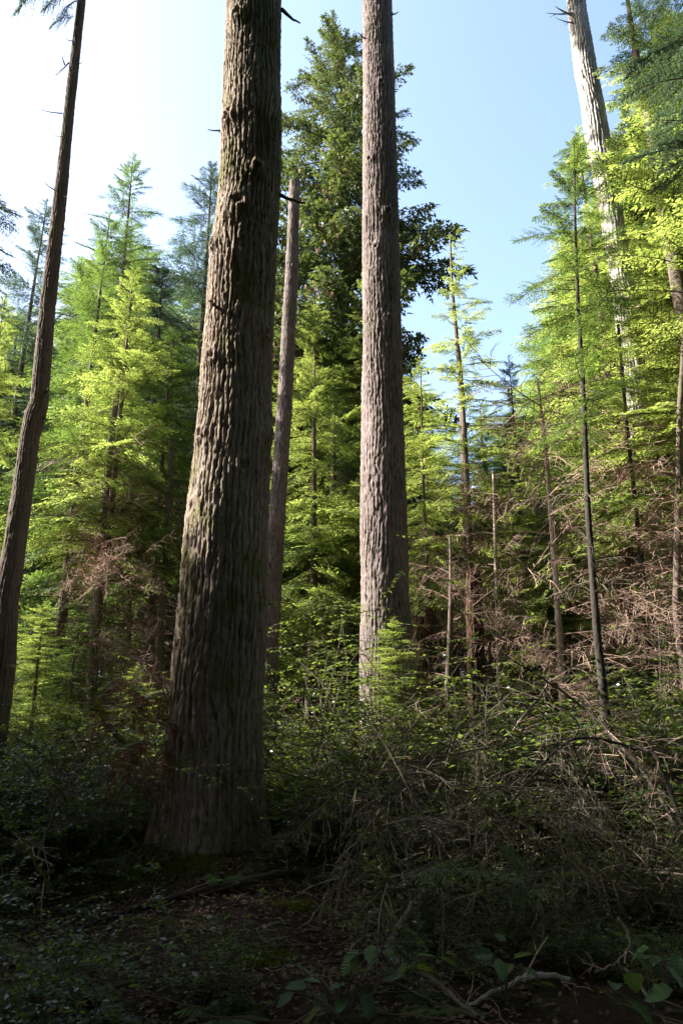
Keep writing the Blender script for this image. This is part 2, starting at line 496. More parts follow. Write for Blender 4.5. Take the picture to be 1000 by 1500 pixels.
# ------------------------------------------------------------------ barked trunks
def trunk_geo(prof, dz, nth, cw, ch, depth, seed=0, half_dense=True, knots=(), flare=0., split=None):
    """prof: list of (z, radius, x, y) in local metres"""
    prof = np.array(prof, float)
    zs = [prof[0, 0]]
    zv = prof[-1, 0] if split is None else split
    while zs[-1] < prof[-1, 0]:
        zs.append(zs[-1] + (dz if zs[-1] < zv else dz * 6))
    z = np.array(zs)
    if half_dense:          # camera is towards -Y: finer facets there
        n1 = int(nth * .78)
        th = np.concatenate([np.linspace(-PI / 2 - 1.85, -PI / 2 + 1.85, n1), np.linspace(-PI / 2 + 1.85, 1.5 * PI - 1.85, nth - n1 + 2)[1:-1]])
    else:
        th = np.arange(nth) / nth * 2 * PI
    R = np.interp(z, prof[:, 0], prof[:, 1]); cx = np.interp(z, prof[:, 0], prof[:, 2]); cyy = np.interp(z, prof[:, 0], prof[:, 3])
    TH, ZZ = np.meshgrid(th, z); RR = R[:, None]
    Rm = float(np.median(prof[:, 1])); circ = 2 * PI * Rm
    k = seed * 7 % 50
    u = (TH + PI) / (2 * PI) * circ
    na = max(4, int(round(circ / cw)))
    def fb(lu, lz, kk, octs=3):
        out = 0; amp = 1; tot = 0
        for o_ in range(octs):
            nn = max(2, int(round(circ / lu * 2 ** o_)))
            out = out + amp * (vnoise(u / circ * nn, ZZ / lz * 2 ** o_, k + kk + o_, nn) - .5); tot += amp; amp *= .55
        return out / tot
    w1 = fb(cw * 6, ch * 1.8, 0); w2 = fb(cw * 5, ch * 1.4, 4); w3 = fb(cw * .9, ch * .4, 8, 3)
    q1 = np.abs(np.sin(PI * (u / circ * na + 2.4 * w1 + .55 * w3)))
    na2 = max(3, int(na * .62))
    q2 = np.abs(np.sin(PI * (u / circ * na2 - 2.6 * w2 + .5 * w3)))
    d1 = np.clip(.8 + 2.0 * fb(cw * 3, ch * .9, 12, 2), .2, 1.15); d2 = np.clip(.65 + 2.6 * fb(cw * 3, ch * .9, 16, 2), 0, 1.3)
    v1 = np.exp(-(q1 / .40) ** 2) * d1; v2 = np.exp(-(q2 / .24) ** 2) * d2
    naf = int(na * 1.5)
    F1, E, ID = voro((u / circ * naf + 1.0 * w1 + .9 * w3) % naf, ZZ / (ch * .42) + 1.6 * w2 + .5 * w3, naf, k + 2)
    F1b, Eb, IDb = voro((u / circ * na * 3 + 1.6 * w3) % (na * 3), ZZ / (ch * .12) + .7 * w3, na * 3, k + 6)
    crack = np.exp(-(E / .08) ** 2)
    rough = fb(cw * .3, cw * .9, 26, 3)
    h = .82 - np.maximum(v1 * .8, v2) * .9 - crack * .12 * d2 + .3 * (ID - .5) + .24 * (IDb - .5) + .7 * rough
    disp = depth * (h - .7)
    for (kt, kz, kr, ka) in knots:
        dth = (TH - kt + PI) % (2 * PI) - PI
        q = np.sqrt((dth * Rm / kr) ** 2 + ((ZZ - kz) / (kr * 1.1)) ** 2)
        disp = disp + 1.5 * ka * np.exp(-q * q * 1.2) * (1 - 1.5 * np.exp(-q * q * 9))
    low = (vnoise(u / circ * 5, ZZ / 1.3, k + 10, 5) - .5) * .05 * Rm * 2
    if flare:
        zf = ZZ - prof[0, 0]
        disp = disp + flare * (.4 * np.exp(-zf / .3) + np.exp(-zf / .5) * 1.0 * (.5 + .5 * np.cos(TH * 5 + 1.3 + .8 * np.sin(TH * 2))) ** 3)
    r = RR + disp + low
    Xv = cx[:, None] + r * np.cos(TH); Yv = cyy[:, None] + r * np.sin(TH)
    n, m = TH.shape
    idx = np.arange(n * m).reshape(n, m)
    A = idx[:-1]; B = idx[1:]
    F = np.stack([A, np.roll(A, -1, 1), np.roll(B, -1, 1), B], -1).reshape(-1, 4)
    g = Geo(); g.add(np.stack([Xv, Yv, ZZ], -1), F, 0, .5, np.clip(h, 0.01, 1))
    return g


def stub(parent, o0, p0, p1, r0, seed, mat, name='branch_stub', blunt=.35):
    """o0: world origin of the parent; p0, p1 world points"""
    r = np.random.default_rng(seed)
    p0 = np.array(p0) - o0; p1 = np.array(p1) - o0
    t = np.linspace(0, 1, 7)[:, None]
    P = p0 + (p1 - p0) * t + np.array([0, 0, -.06]) * np.sin(t * PI) * np.linalg.norm(p1 - p0) + r.normal(0, .008, (7, 3)) * t
    g = Geo(); V, F = tubes(P, r0 * np.linspace(1, blunt, 7), 6); g.add(V, F, 0, .5)
    for i in range(2):
        k = r.integers(2, 5); L = np.linalg.norm(p1 - p0) * .18
        V, F = tubes(curve(P[k], nrm(P[k + 1] - P[k]) + r.normal(0, .6, 3), L, 4, (0, 0, 0), .2, r), r0 * .35 * np.linspace(1, .4, 4), 4); g.add(V, F, 0, .5)
    return link(name, g.mesh(name, [mat]), parent)


def axis_prof(pix, Y, widths, zb, extra_top=None):
    """pix [(u,v)], widths in metres -> base point and local profile"""
    pts = [at(u, v, Y) for u, v in pix]
    return pts


def bark_tree(name, pix, Y, wid, label, cat, mat, dz, nth, cw, ch, depth, seed, top_extra=0., knots=(), flare=0., group=None, ztop_r=None, half=True):
    pts = [at(u, v, Y) for u, v in pix]
    pts = sorted(zip([p[2] for p in pts], [p[0] for p in pts], wid))
    zs = [p[0] for p in pts]; xs = [p[1] for p in pts]; ws = [p[2] / 2 for p in pts]
    xb = xs[0]; zb = G(xb, Y) - .25
    if zs[0] > zb + .01:
        zs.insert(0, zb); xs.insert(0, xs[0]); ws.insert(0, ws[0] * 1.03)
    vis = zs[-1] + .4
    if top_extra:
        slope = (xs[-1] - xs[-2]) / (zs[-1] - zs[-2])
        zs.append(zs[-1] + top_extra); xs.append(xs[-1] + slope * top_extra * .5); ws.append(ws[-1] * (ztop_r or .55))
    o = np.array([xb, Y, zb])
    root = empty(name, o); tag(root, label, cat, group)
    prof = [(z - zb, w, x - xb, 0) for z, w, x in zip(zs, ws, xs)]
    g = trunk_geo(prof, dz, nth, cw, ch, depth, seed, half, knots, flare, split=vis - zb)
    link('trunk', g.mesh('trunk', [mat], True), root)
    return root, o, prof


def dirang(th):
    return np.array([math.cos(th), math.sin(th), 0])


big_fir, o_big, pf_big = bark_tree(
    'fir_tree', [(372, 0), (366, 250), (349, 500), (334, 760), (319, 1000), (312, 1200)], 8.5, [.86, .92, .94, 1.02, 1.08, 1.16],
    'thickest furrowed conifer trunk, in the foreground, lit along its left side', 'tree', M_bark_fir,
    .019, 260, .075, .75, .042, 3, top_extra=13, flare=.20,
    knots=[(-2.0, 12.2, .16, .07), (-2.3, 10.2, .15, .06), (-1.2, 9.2, .13, .05), (-2.5, 8.0, .12, .05), (-1.7, 8.6, .2, .05), (-2.4, 5.1, .12, .05),
           (-.6, 6.6, .12, .06), (-2.2, 6.2, .14, .04), (-1.1, 4.6, .15, .04), (-.2, 5.2, .12, .05)])
for i, (a, b, r) in enumerate([((413, 14), (439, 33), .035), ((332, 190), (305, 190), .02), ((396, 277), (447, 298), .035), ((334, 50), (344, 62), .02),
                               ((322, 452), (307, 441), .03), ((395, 60), (404, 20), .014), ((408, 330), (399, 322), .03)]):
    off = -.25 if i in (3, 4) else 0
    p0 = at(*a, 8.5 + (-.42 if i in (3, 4) else 0)); p1 = at(*b, 8.5 + (-.62 if i in (3, 4) else -.1))
    if i == 6: continue
    stub(big_fir, o_big, p0, p1, r, i, M_branch)

mid_fir, o_mid, pf_mid = bark_tree(
    'fir_tree', [(553, 0), (556, 250), (560, 500), (562, 750), (565, 1000)], 12.5, [.70, .74, .80, .86, .94],
    'tall straight furrowed conifer trunk, second thickest, standing behind the shrubs at centre', 'tree', M_bark_mid,
    .03, 150, .062, .6, .038, 11, top_extra=14, flare=.16,
    knots=[(-1.5, 15.5, .12, .05), (-2.2, 13.4, .12, .05), (-1.2, 12., .12, .05), (-1.9, 11.1, .1, .04), (-1.3, 9.4, .1, .04)])
for i, (a, b, r) in enumerate([((572, 22), (584, 17), .022), ((536, 58), (524, 47), .022), ((576, 300), (582, 298), .02)]):
    stub(mid_fir, o_mid, at(*a, 12.4), at(*b, 12.2), r, 20 + i, M_branch)

left_fir, o_left, pf_left = bark_tree(
    'fir_tree', [(120, 0), (103, 150), (90, 275), (70, 450), (58, 590), (53, 606), (45, 640), (25, 780), (10, 880), (4, 980)], 11.,
    [.16, .2, .235, .27, .295, .345, .31, .34, .37, .4],
    'slim leaning trunk at the left with a swollen ring and short dead snags', 'tree', M_bark_thin,
    .04, 84, .05, .4, .02, 17, top_extra=7)
for i, (a, b, r) in enumerate([((107, 60), (97, 57), .012), ((101, 92), (81, 110), .016), ((92, 166), (60, 160), .014), ((96, 200), (79, 198), .008),
                               ((80, 278), (65, 267), .014), ((95, 95), (92, 82), .02), ((116, 93), (122, 91), .01), ((90, 285), (101, 289), .01),
                               ((62, 612), (78, 614), .02), ((66, 575), (72, 568), .03)]):
    stub(left_fir, o_left, at(*a, 10.95), at(*b, 10.8), r, 40 + i, M_branch)

back_stem, o_bs, _ = bark_tree(
    'standing_dead_trunk', [(432, 268), (427, 400), (419, 560), (407, 740), (399, 860), (392, 960)], 15.5, [.29, .33, .36, .38, .42, .46],
    'grey bare dead trunk with a broken top between the two thick trunks', 'dead tree', M_bark_mid,
    .05, 70, .05, .25, .03, 23)

snag, o_snag, _ = bark_tree(
    'standing_dead_trunk', [(838, -60), (845, 20), (857, 100), (873, 190), (893, 300), (908, 400), (922, 500), (938, 640), (955, 800)], 14.2,
    [.43, .5, .56, .58, .53, .5, .52, .55, .6],
    'silver white weathered dead snag, barkless, rising above the trees at upper right', 'dead tree', M_snag,
    .06, 90, .07, .8, .05, 29, top_extra=2.0, ztop_r=.3)
for i, (a, b, r) in enumerate([((840, 22), (812, 10), .07), ((840, 18), (800, 19), .05), ((842, 34), (812, 26), .04)]):
    stub(snag, o_snag, at(*a, 14.15), at(*b, 13.9), r * .7, 60 + i, M_snag, blunt=.15)

# ------------------------------------------------------------------ evergreen crowns
HB_L = [bough(1.6, 100 + i, sp=.075, tsp=.037, tw=.0155, tl=.085, width=.44, droop=.16 + .08 * i, gaps=.2) for i in range(3)]
HB_S = [bough(.75, 110 + i, sp=.05, tsp=.032, tl=.07, tw=.015, droop=.14, thick=.007, gaps=.12) for i in range(2)]
DB = [dead_bough(1.3, 200 + i) for i in range(4)]
SB = [spruce_bough(1.8, 300 + i) for i in range(3)]
SBs = [spruce_bough(.9, 310 + i, 3) for i in range(2)]


def crown_geo(H, zb, zt, n, rmax, seed, long_=HB_L, short=HB_S, Ll=1.6, Ls=.75, lowpitch=-.08, top_pitch=.5, wob=.0, gap=.0, power=.85, lowtaper=.12):
    r = np.random.default_rng(seed); g = Geo()
    buckets = {}
    clump = r.random(40)
    for i in range(n):
        f = (i + r.random()) / n
        f = 1 - (1 - f) ** 1.18
        z = zb + (zt - zb) * f
        az = i * 2.39996 + r.normal(0, .35)
        if gap and hsh(np.array(int(f * 14)), np.array(int((az % (2 * PI)) * 1.3)), seed) < gap: continue
        rad = rmax * ((1 - f) ** power + .03) * min(1, .45 + f / lowtaper) * r.uniform(.5, 1.2)
        rad = max(rad, .16)
        el = lowpitch + (top_pitch - lowpitch) * f ** 2.2 + r.normal(0, .13)
        if rad > .85: key = ('L', r.integers(len(long_))); s = rad / Ll
        else: key = ('S', r.integers(len(short))); s = rad / Ls
        buckets.setdefault(key, []).append(mat4((0, 0, z), az, el, r.normal(0, .3), s))
    for (a, k), ms in buckets.items():
        place(g, (long_ if a == 'L' else short)[k], ms)
    return g


def dead_geo(zb, zt, n, rmax, seed, el=.12):
    r = np.random.default_rng(seed); g = Geo(); bk = {}
    for i in range(n):
        f = (i + r.random()) / n
        bk.setdefault(int(r.integers(4)), []).append(
            mat4((0, 0, zb + (zt - zb) * f), i * 2.4 + r.normal(0, .4), el + r.normal(0, .2), r.normal(0, .4), rmax / 1.3 * r.uniform(.5, 1.1) * (.75 + .25 * f)))
    for k, ms in bk.items(): place(g, DB[k], ms)
    return g


def stem_geo(H, r0, seed, wig=.06, n=26, k=8, r1=.008):
    r = np.random.default_rng(seed); z = np.linspace(0, H, n)
    x = (vnoise(z / 2.5 + seed * 3.7, z * 0, 11) - .5) * wig * 2; y = (vnoise(z / 2.5 + seed * 1.7, z * 0 + 5, 12) - .5) * wig * 2
    x -= x[0]; y -= y[0]; x *= np.clip(z / 2, 0, 1); y *= np.clip(z / 2, 0, 1)
    rr = r0 * (1 - z / H) ** .8 + r1
    g = Geo(); V, F = tubes(np.stack([x, y, z], -1), rr, k); g.add(V, F, 0, .5, np.full(len(V), .6))
    return g


PROTO = {}


def proto(key, H, r0, crown, dead, stem_mat=M_bark_thin, mats=None, seed=1, dead_mat=M_twig):
    """meshes of one kind of tree, height H, base radius r0"""
    PROTO[key] = dict(H=H, trunk=stem_geo(H, r0, seed).mesh(key + '_trunk', [stem_mat], True),
                      crown=crown.mesh(key + '_crown', mats) if crown else None,
                      dead=dead.mesh(key + '_dead', [dead_mat]) if dead else None)


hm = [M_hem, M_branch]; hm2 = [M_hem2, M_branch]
cA = crown_geo(12, 4.6, 11.95, 150, 2.4, 1, power=.75, gap=.12)
cB = crown_geo(14, 2.4, 13.95, 235, 3.1, 2, gap=.27, power=.7)
cC = crown_geo(11, 2.8, 10.95, 120, 1.3, 3, power=.85)
dA = dead_geo(1.2, 6.6, 55, 1.5, 4); dB = dead_geo(.8, 4.0, 26, 1.6, 5); dC = dead_geo(1.0, 5, 34, 1.0, 6)
proto('hemlock_a', 12, .11, cA, dA, mats=hm, seed=1)
proto('hemlock_b', 14, .15, cB, dB, mats=hm, seed=2)
proto('hemlock_c', 11, .08, cC, dC, mats=hm, seed=3)
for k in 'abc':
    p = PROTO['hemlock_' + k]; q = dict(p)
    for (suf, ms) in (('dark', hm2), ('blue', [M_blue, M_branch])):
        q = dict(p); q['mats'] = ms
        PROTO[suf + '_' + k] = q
cS = crown_geo(26, 11, 25.9, 200, 3.4, 7, long_=SB, short=SBs, Ll=1.8, Ls=.9, lowpitch=-.15, top_pitch=.4, gap=.05, power=.42)
proto('spruce', 26, .3, cS, None, mats=[M_spr, M_branch, M_cone], seed=7)


def plant_tree(key, x, y, H, label, group=None, wide=1., rz=None, name='hemlock_tree', cat='tree', dead=True, crown=True, zoff=0, lean=(0, 0)):
    p = PROTO[key]; s = H / p['H']
    x = float(x); y = float(y)
    z = G(x, y) - .1
    rz = (x * 7.3 + y * 3.1) % 6.28 if rz is None else rz
    root = empty(name, (x, y, z), rz, (s * wide, s * wide, s))
    root.rotation_euler = (lean[0], lean[1], rz)
    tag(root, label, cat, group)
    link('trunk', p['trunk'], root)
    if crown and p['crown']:
        c = link('crown', p['crown'], root)
        for sl_, mm_ in zip(c.material_slots, p.get('mats', ())):
            sl_.link = 'OBJECT'; sl_.material = mm_
    if dead and p['dead']: tag(link('dead_branches', p['dead'], root), kind='stuff')
    return root


def tree_px(key, u, v, Y, label, **kw):
    p = at(u, v, Y)
    return plant_tree(key, p[0], Y, p[2] - G(p[0], Y) + .1, label, **kw)


# visible trees, one by one: pixel of the tip and distance
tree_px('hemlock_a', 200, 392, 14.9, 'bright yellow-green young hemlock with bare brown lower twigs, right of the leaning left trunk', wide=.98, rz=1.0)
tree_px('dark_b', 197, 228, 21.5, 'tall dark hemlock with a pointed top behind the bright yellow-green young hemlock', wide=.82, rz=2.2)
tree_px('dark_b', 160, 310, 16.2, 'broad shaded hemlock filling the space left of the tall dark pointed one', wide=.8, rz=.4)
tree_px('blue_b', 68, 292, 27., 'blue-green hemlock top seen left of the leaning trunk', wide=.8)
tree_px('blue_b', 312, 238, 25., 'blue-green conifer touching the left side of the thickest trunk', wide=.85)
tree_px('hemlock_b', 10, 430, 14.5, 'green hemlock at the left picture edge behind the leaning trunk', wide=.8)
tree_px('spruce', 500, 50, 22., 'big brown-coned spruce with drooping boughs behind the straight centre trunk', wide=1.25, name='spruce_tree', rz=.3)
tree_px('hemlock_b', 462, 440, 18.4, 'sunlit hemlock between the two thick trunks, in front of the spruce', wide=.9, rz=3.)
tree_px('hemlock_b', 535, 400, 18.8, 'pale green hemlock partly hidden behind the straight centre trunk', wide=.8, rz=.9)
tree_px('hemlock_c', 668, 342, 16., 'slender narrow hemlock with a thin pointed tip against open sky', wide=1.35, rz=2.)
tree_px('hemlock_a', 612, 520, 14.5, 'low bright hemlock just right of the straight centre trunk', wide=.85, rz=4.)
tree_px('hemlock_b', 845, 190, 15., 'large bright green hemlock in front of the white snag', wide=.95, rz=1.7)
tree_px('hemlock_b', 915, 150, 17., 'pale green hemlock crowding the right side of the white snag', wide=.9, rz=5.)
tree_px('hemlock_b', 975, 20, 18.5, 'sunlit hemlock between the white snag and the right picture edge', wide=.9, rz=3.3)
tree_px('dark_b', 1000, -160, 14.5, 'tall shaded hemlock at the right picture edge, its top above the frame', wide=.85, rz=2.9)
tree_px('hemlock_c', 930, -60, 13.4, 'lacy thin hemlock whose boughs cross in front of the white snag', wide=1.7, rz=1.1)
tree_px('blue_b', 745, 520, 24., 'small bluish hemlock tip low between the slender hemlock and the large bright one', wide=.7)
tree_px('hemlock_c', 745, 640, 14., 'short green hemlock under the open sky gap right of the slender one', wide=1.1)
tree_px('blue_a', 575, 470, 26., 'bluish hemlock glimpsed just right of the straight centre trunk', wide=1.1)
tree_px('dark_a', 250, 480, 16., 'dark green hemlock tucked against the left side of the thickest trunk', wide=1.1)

# thin stem tree at right; its shade is put into the dark bark
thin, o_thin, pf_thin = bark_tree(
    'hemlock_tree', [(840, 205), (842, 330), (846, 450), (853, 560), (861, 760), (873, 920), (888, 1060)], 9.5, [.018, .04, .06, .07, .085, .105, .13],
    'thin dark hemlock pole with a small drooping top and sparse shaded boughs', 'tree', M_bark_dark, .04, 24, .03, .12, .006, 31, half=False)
r = np.random.default_rng(77)
g = Geo(); bk = {}
top = at(840, 205, 9.5)
NB = 74
for i in range(NB):
    f = i / (NB - 1)
    z = top[2] - f ** 1.2 * 5.6
    rad = (.14 + 1.3 * f ** .7) * r.uniform(.55, 1.15) * (1 if f < .75 else .8)
    if f > .6 and r.random() < .3: continue
    x = np.interp(z - o_thin[2], [q[0] for q in pf_thin], [q[2] for q in pf_thin])
    key = ('L', int(r.integers(3))) if rad > .8 else ('S', int(r.integers(2)))
    bk.setdefault(key, []).append(mat4((x, 0, z - o_thin[2]), i * 2.4 + r.normal(0, .3), .25 - .15 * f + r.normal(0, .12), r.normal(0, .25), rad / (1.6 if key[0] == 'L' else .75)))
for (a, k), ms in bk.items(): place(g, (HB_L if a == 'L' else HB_S)[k], ms)
link('crown', g.mesh('crown', hm2), thin)
g = Geo()
for i in range(14):
    z = r.uniform(3.0, 7.); x = np.interp(z - o_thin[2], [q[0] for q in pf_thin], [q[2] for q in pf_thin])
    place(g, DB[i % 4], [mat4((x, 0, z - o_thin[2]), r.choice([PI, 0]) + r.normal(0, .7), r.normal(0.05, .1), r.normal(0, .3), r.uniform(.4, .95))])
tag(link('dead_branches', g.mesh('dead_branches', [M_twig_grey]), thin), kind='stuff')

# other thin stems
DEADP = []
def pole(pix, Y, wid, label, mat=M_bark_thin, seed=1, dead=None, dm=M_twig, name='hemlock_tree', cat='tree', crown=None, top_extra=0, cm=None):
    root, o, pf = bark_tree(name, pix, Y, wid, label, cat, mat, .07, 16, .03, .15, .008, seed, half=False, top_extra=top_extra, ztop_r=.5)
    if dead:
        z0, z1, n, R = dead
        if not DEADP:
            for i_, n_ in enumerate((58, 50, 34, 30)): DEADP.append(dead_geo(0, 5, n_, 1.6, 800 + i_, el=.15).mesh('dead_branches', [dm]))
        me = DEADP[seed % 2 + (0 if n > 40 else 2)]
        xs_ = [np.interp(z - o[2], [q[0] for q in pf], [q[2] for q in pf]) for z in (z0, z1)]
        ob = link('dead_branches', me, root, (xs_[0], 0, z0 - o[2])); tag(ob, kind='stuff')
        ob.scale = (R / 1.4, R / 1.4, (z1 - z0) / 5); ob.rotation_euler = (0, math.atan2(xs_[1] - xs_[0], z1 - z0), 0)
    if crown:
        z0, z1, n, R = crown
        g = crown_geo(z1, z0 - o[2], z1 - o[2], n, R, seed)
        c = link('crown', g.mesh('crown', cm or hm), root); c.location = (pf[-1][2], 0, 0)
    return root


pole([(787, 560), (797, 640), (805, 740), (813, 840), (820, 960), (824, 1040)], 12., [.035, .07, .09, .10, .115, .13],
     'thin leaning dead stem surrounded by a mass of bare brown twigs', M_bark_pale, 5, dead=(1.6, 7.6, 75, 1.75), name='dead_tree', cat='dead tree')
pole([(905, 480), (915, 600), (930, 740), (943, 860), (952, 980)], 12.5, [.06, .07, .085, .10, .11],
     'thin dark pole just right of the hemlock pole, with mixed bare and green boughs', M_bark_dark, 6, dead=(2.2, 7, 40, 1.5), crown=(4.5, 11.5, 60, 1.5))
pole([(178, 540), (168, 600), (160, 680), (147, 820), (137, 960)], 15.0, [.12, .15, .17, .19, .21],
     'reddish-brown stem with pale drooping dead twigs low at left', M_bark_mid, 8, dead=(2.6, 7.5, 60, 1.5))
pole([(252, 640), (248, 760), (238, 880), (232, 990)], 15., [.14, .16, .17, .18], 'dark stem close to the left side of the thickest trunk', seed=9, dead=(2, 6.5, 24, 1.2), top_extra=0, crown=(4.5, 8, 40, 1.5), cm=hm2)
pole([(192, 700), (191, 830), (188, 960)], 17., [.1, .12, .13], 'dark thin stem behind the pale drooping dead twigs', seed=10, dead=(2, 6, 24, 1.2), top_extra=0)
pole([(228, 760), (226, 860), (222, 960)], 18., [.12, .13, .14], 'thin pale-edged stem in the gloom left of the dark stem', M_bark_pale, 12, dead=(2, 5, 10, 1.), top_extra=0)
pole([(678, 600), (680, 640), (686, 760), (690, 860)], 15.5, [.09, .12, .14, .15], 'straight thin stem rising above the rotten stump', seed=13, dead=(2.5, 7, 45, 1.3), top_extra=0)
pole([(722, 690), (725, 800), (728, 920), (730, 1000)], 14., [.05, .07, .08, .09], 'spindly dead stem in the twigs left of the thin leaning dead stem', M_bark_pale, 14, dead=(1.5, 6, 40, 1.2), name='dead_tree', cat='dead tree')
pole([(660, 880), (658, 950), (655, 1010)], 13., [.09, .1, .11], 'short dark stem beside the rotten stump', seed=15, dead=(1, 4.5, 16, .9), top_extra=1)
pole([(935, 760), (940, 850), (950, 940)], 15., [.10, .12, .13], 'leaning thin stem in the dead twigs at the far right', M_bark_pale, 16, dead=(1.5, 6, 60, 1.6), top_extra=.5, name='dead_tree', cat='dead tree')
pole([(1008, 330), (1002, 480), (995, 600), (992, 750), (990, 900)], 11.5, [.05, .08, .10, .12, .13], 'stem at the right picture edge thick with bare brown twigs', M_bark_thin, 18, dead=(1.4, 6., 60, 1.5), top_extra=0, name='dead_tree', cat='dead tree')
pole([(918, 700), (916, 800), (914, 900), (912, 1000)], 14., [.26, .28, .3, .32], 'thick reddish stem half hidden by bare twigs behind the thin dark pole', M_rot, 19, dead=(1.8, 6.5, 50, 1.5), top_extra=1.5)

# rotten stumps
def stump(u0, v0, u1, v1, Y, w, label, seed):
    root, o, pf = bark_tree('tree_stump', [(u0, v0), ((u0 + u1) / 2, (v0 + v1) / 2), (u1, v1)], Y, [w * .85, w * .95, w * 1.1], label, 'stump', M_rot, .05, 50, .08, .5, .07, seed, flare=.1)
    g = Geo(); rr = np.random.default_rng(seed)
    zt = pf[-1][0]
    for i in range(16):
        a = rr.random() * 6.28; q = w * .4 * rr.uniform(.5, 1)
        V, F = tubes(np.array([[pf[-1][2] + q * math.cos(a), q * math.sin(a), zt - .3], [pf[-1][2] + q * math.cos(a) * .9, q * math.sin(a) * .9, zt], [pf[-1][2] + q * math.cos(a) * .85, q * math.sin(a) * .85, zt + rr.uniform(.05, .35)]]), np.array([.07, .05, .008]), 5)
        g.add(V, F)
    o2 = link('splinters', g.mesh('splinters', [M_rot]), root); o2['kind'] = 'stuff'


stump(693, 850, 700, 1075, 13.2, .33, 'dark rotten stump right of the straight centre trunk, behind the dead boughs', 31)
stump(622, 885, 622, 1020, 14.5, .52, 'short broad brown stump touching the straight centre trunk', 32)

# background forest
def where(u):
    for lim, t in ((60, 'left of the leaning trunk'), (150, 'just right of the leaning trunk'), (300, 'in the gap before the thickest trunk'), (400, 'behind the thickest trunk'),
                   (530, 'between the two thick trunks'), (620, 'behind the straight centre trunk'), (720, 'around the dark rotten stump'), (840, 'around the thin leaning dead stem'),
                   (920, 'right of the thin dark hemlock pole'), (2000, 'at the right picture edge')):
        if u < lim: return t


rng = np.random.default_rng(5)
BG = 'hemlocks deeper in the forest'
spots = []
def free(x, y, dmin):
    return all((x - a) ** 2 + (y - b) ** 2 > dmin ** 2 for a, b in spots)
vt = np.interp
tries = 0
while len(spots) < 80 and tries < 3000:
    tries += 1
    y = rng.uniform(20, 50); u = rng.uniform(-80, 1080)
    if not free((u - 500) / 1000 * y, y, 1.9): continue
    x = (u - 500) / 1000 * y / .92
    # keep tips below the photo's skyline
    cap = np.interp(u, [-80, 0, 60, 100, 150, 240, 300, 330, 420, 600, 640, 760, 800, 840, 900, 1080], [400, 450, 330, 380, 330, 330, 380, 400, 300, 520, 560, 560, 470, 300, 200, 100])
    v = cap + rng.uniform(20, 150)
    spots.append((x, y))
    p = at(u, v, y)
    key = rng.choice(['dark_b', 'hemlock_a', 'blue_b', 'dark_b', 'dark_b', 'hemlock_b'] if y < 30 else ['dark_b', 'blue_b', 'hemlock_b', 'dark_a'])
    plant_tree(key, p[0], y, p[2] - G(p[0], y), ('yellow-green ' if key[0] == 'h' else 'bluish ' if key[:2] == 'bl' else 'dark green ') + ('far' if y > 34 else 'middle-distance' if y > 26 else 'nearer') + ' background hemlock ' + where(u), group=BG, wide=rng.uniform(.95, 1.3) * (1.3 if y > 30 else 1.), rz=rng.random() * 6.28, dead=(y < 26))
# low understory saplings
US = 'low saplings under the forest trees'
for i in range(56):
    y = rng.uniform(11.5, 22); u = rng.uniform(-30, 1040)
    if 395 < u < 535 or 17 < y < 19.5 or y < 13 and rng.random() < .5: continue
    x = (u - 500) / 1000 * y / .95
    kk = rng.choice(['dark_b', 'dark_a', 'dark_a', 'hemlock_b'])
    plant_tree(kk, x, y, rng.uniform(2.2, 4.2) * (1 + (y - 11) * .04), ('bright' if kk[0] == 'h' else 'dark green') + (' deeper' if y > 17 else ' nearer') + ' understory sapling ' + where(u), group=US, wide=1.6, rz=rng.random() * 6.28, name='hemlock_sapling', dead=False)

# trees beside and behind the camera, added out of view to shade the foreground
SH = 'hemlocks beside the viewer that shade the foreground'
HB_C = [bough(1.6, 150 + i, sp=.2, tsp=.1, tl=.22, tw=.085, width=.5) for i in range(2)]
cT = crown_geo(28, 9.5, 27.8, 230, 5.6, 9, power=.5, lowpitch=.05, long_=HB_C, short=HB_C, Ls=1.6)
proto('tall', 28, .4, cT, None, mats=hm2, seed=9)
for i, (x, y, h, w) in enumerate([(-7, 4.4, 15, .9), (-8.6, 6.7, 15.0, .65), (-9.2, 8.5, 9.6, .9), (-9.6, 10.6, 8.6, .7), (-8.0, 7.7, 8.2, .8), (-11.2, 7.6, 11, .9), (-11.6, 9.7, 9.6, .9), (-7.3, 9.7, 5.4, 1.), (-6.6, 8.3, 4.2, 1.), (-7.6, 8.8, 6.4, 1.), (-7.9, 11.8, 4.6, 1.), (-5.4, 6.4, 3.6, 1.2), (-7.6, 10.7, 5.6, 1.), (-8.8, 11.4, 6.2, 1.1), (-6.3, 7.2, 4.6, 1.1), (-8.2, 9.9, 7.4, 1.), (-6.9, 9.0, 5.2, 1.1), (-8.8, 9.4, 8.8, .8), (-10.6, 5.0, 15, 1.1), (-5.6, 1.4, 12, 1.), (-8.6, 1.6, 18, 1.),
                     (-13.5, 8.6, 12.5, 1.1), (-3.2, -4.2, 14, 1.3), (0.4, -5, 14, 1.3), (3.6, -4, 14, 1.3), (6.2, .8, 12, 1.1), (8.2, 4.2, 14, .9),
                     (-7, -4, 16, 1.3), (8, -4, 16, 1.3), (-13, 3.5, 20, 1.), (11, 7., 18, .9), (-4.4, -1.6, 6, 1.3), (-1.2, -3.6, 6, 1.6), (2.6, -3.2, 6, 1.6), (5.2, -1.6, 6, 1.4), (8.5, 1.6, 8, 1.5), (-7.4, -1, 7, 1.5)]):
    plant_tree('dark_b', x, y, h, 'dark hemlock standing outside the view beside the viewer', group=SH, wide=w, rz=(x * 5 + y) % 6.28)
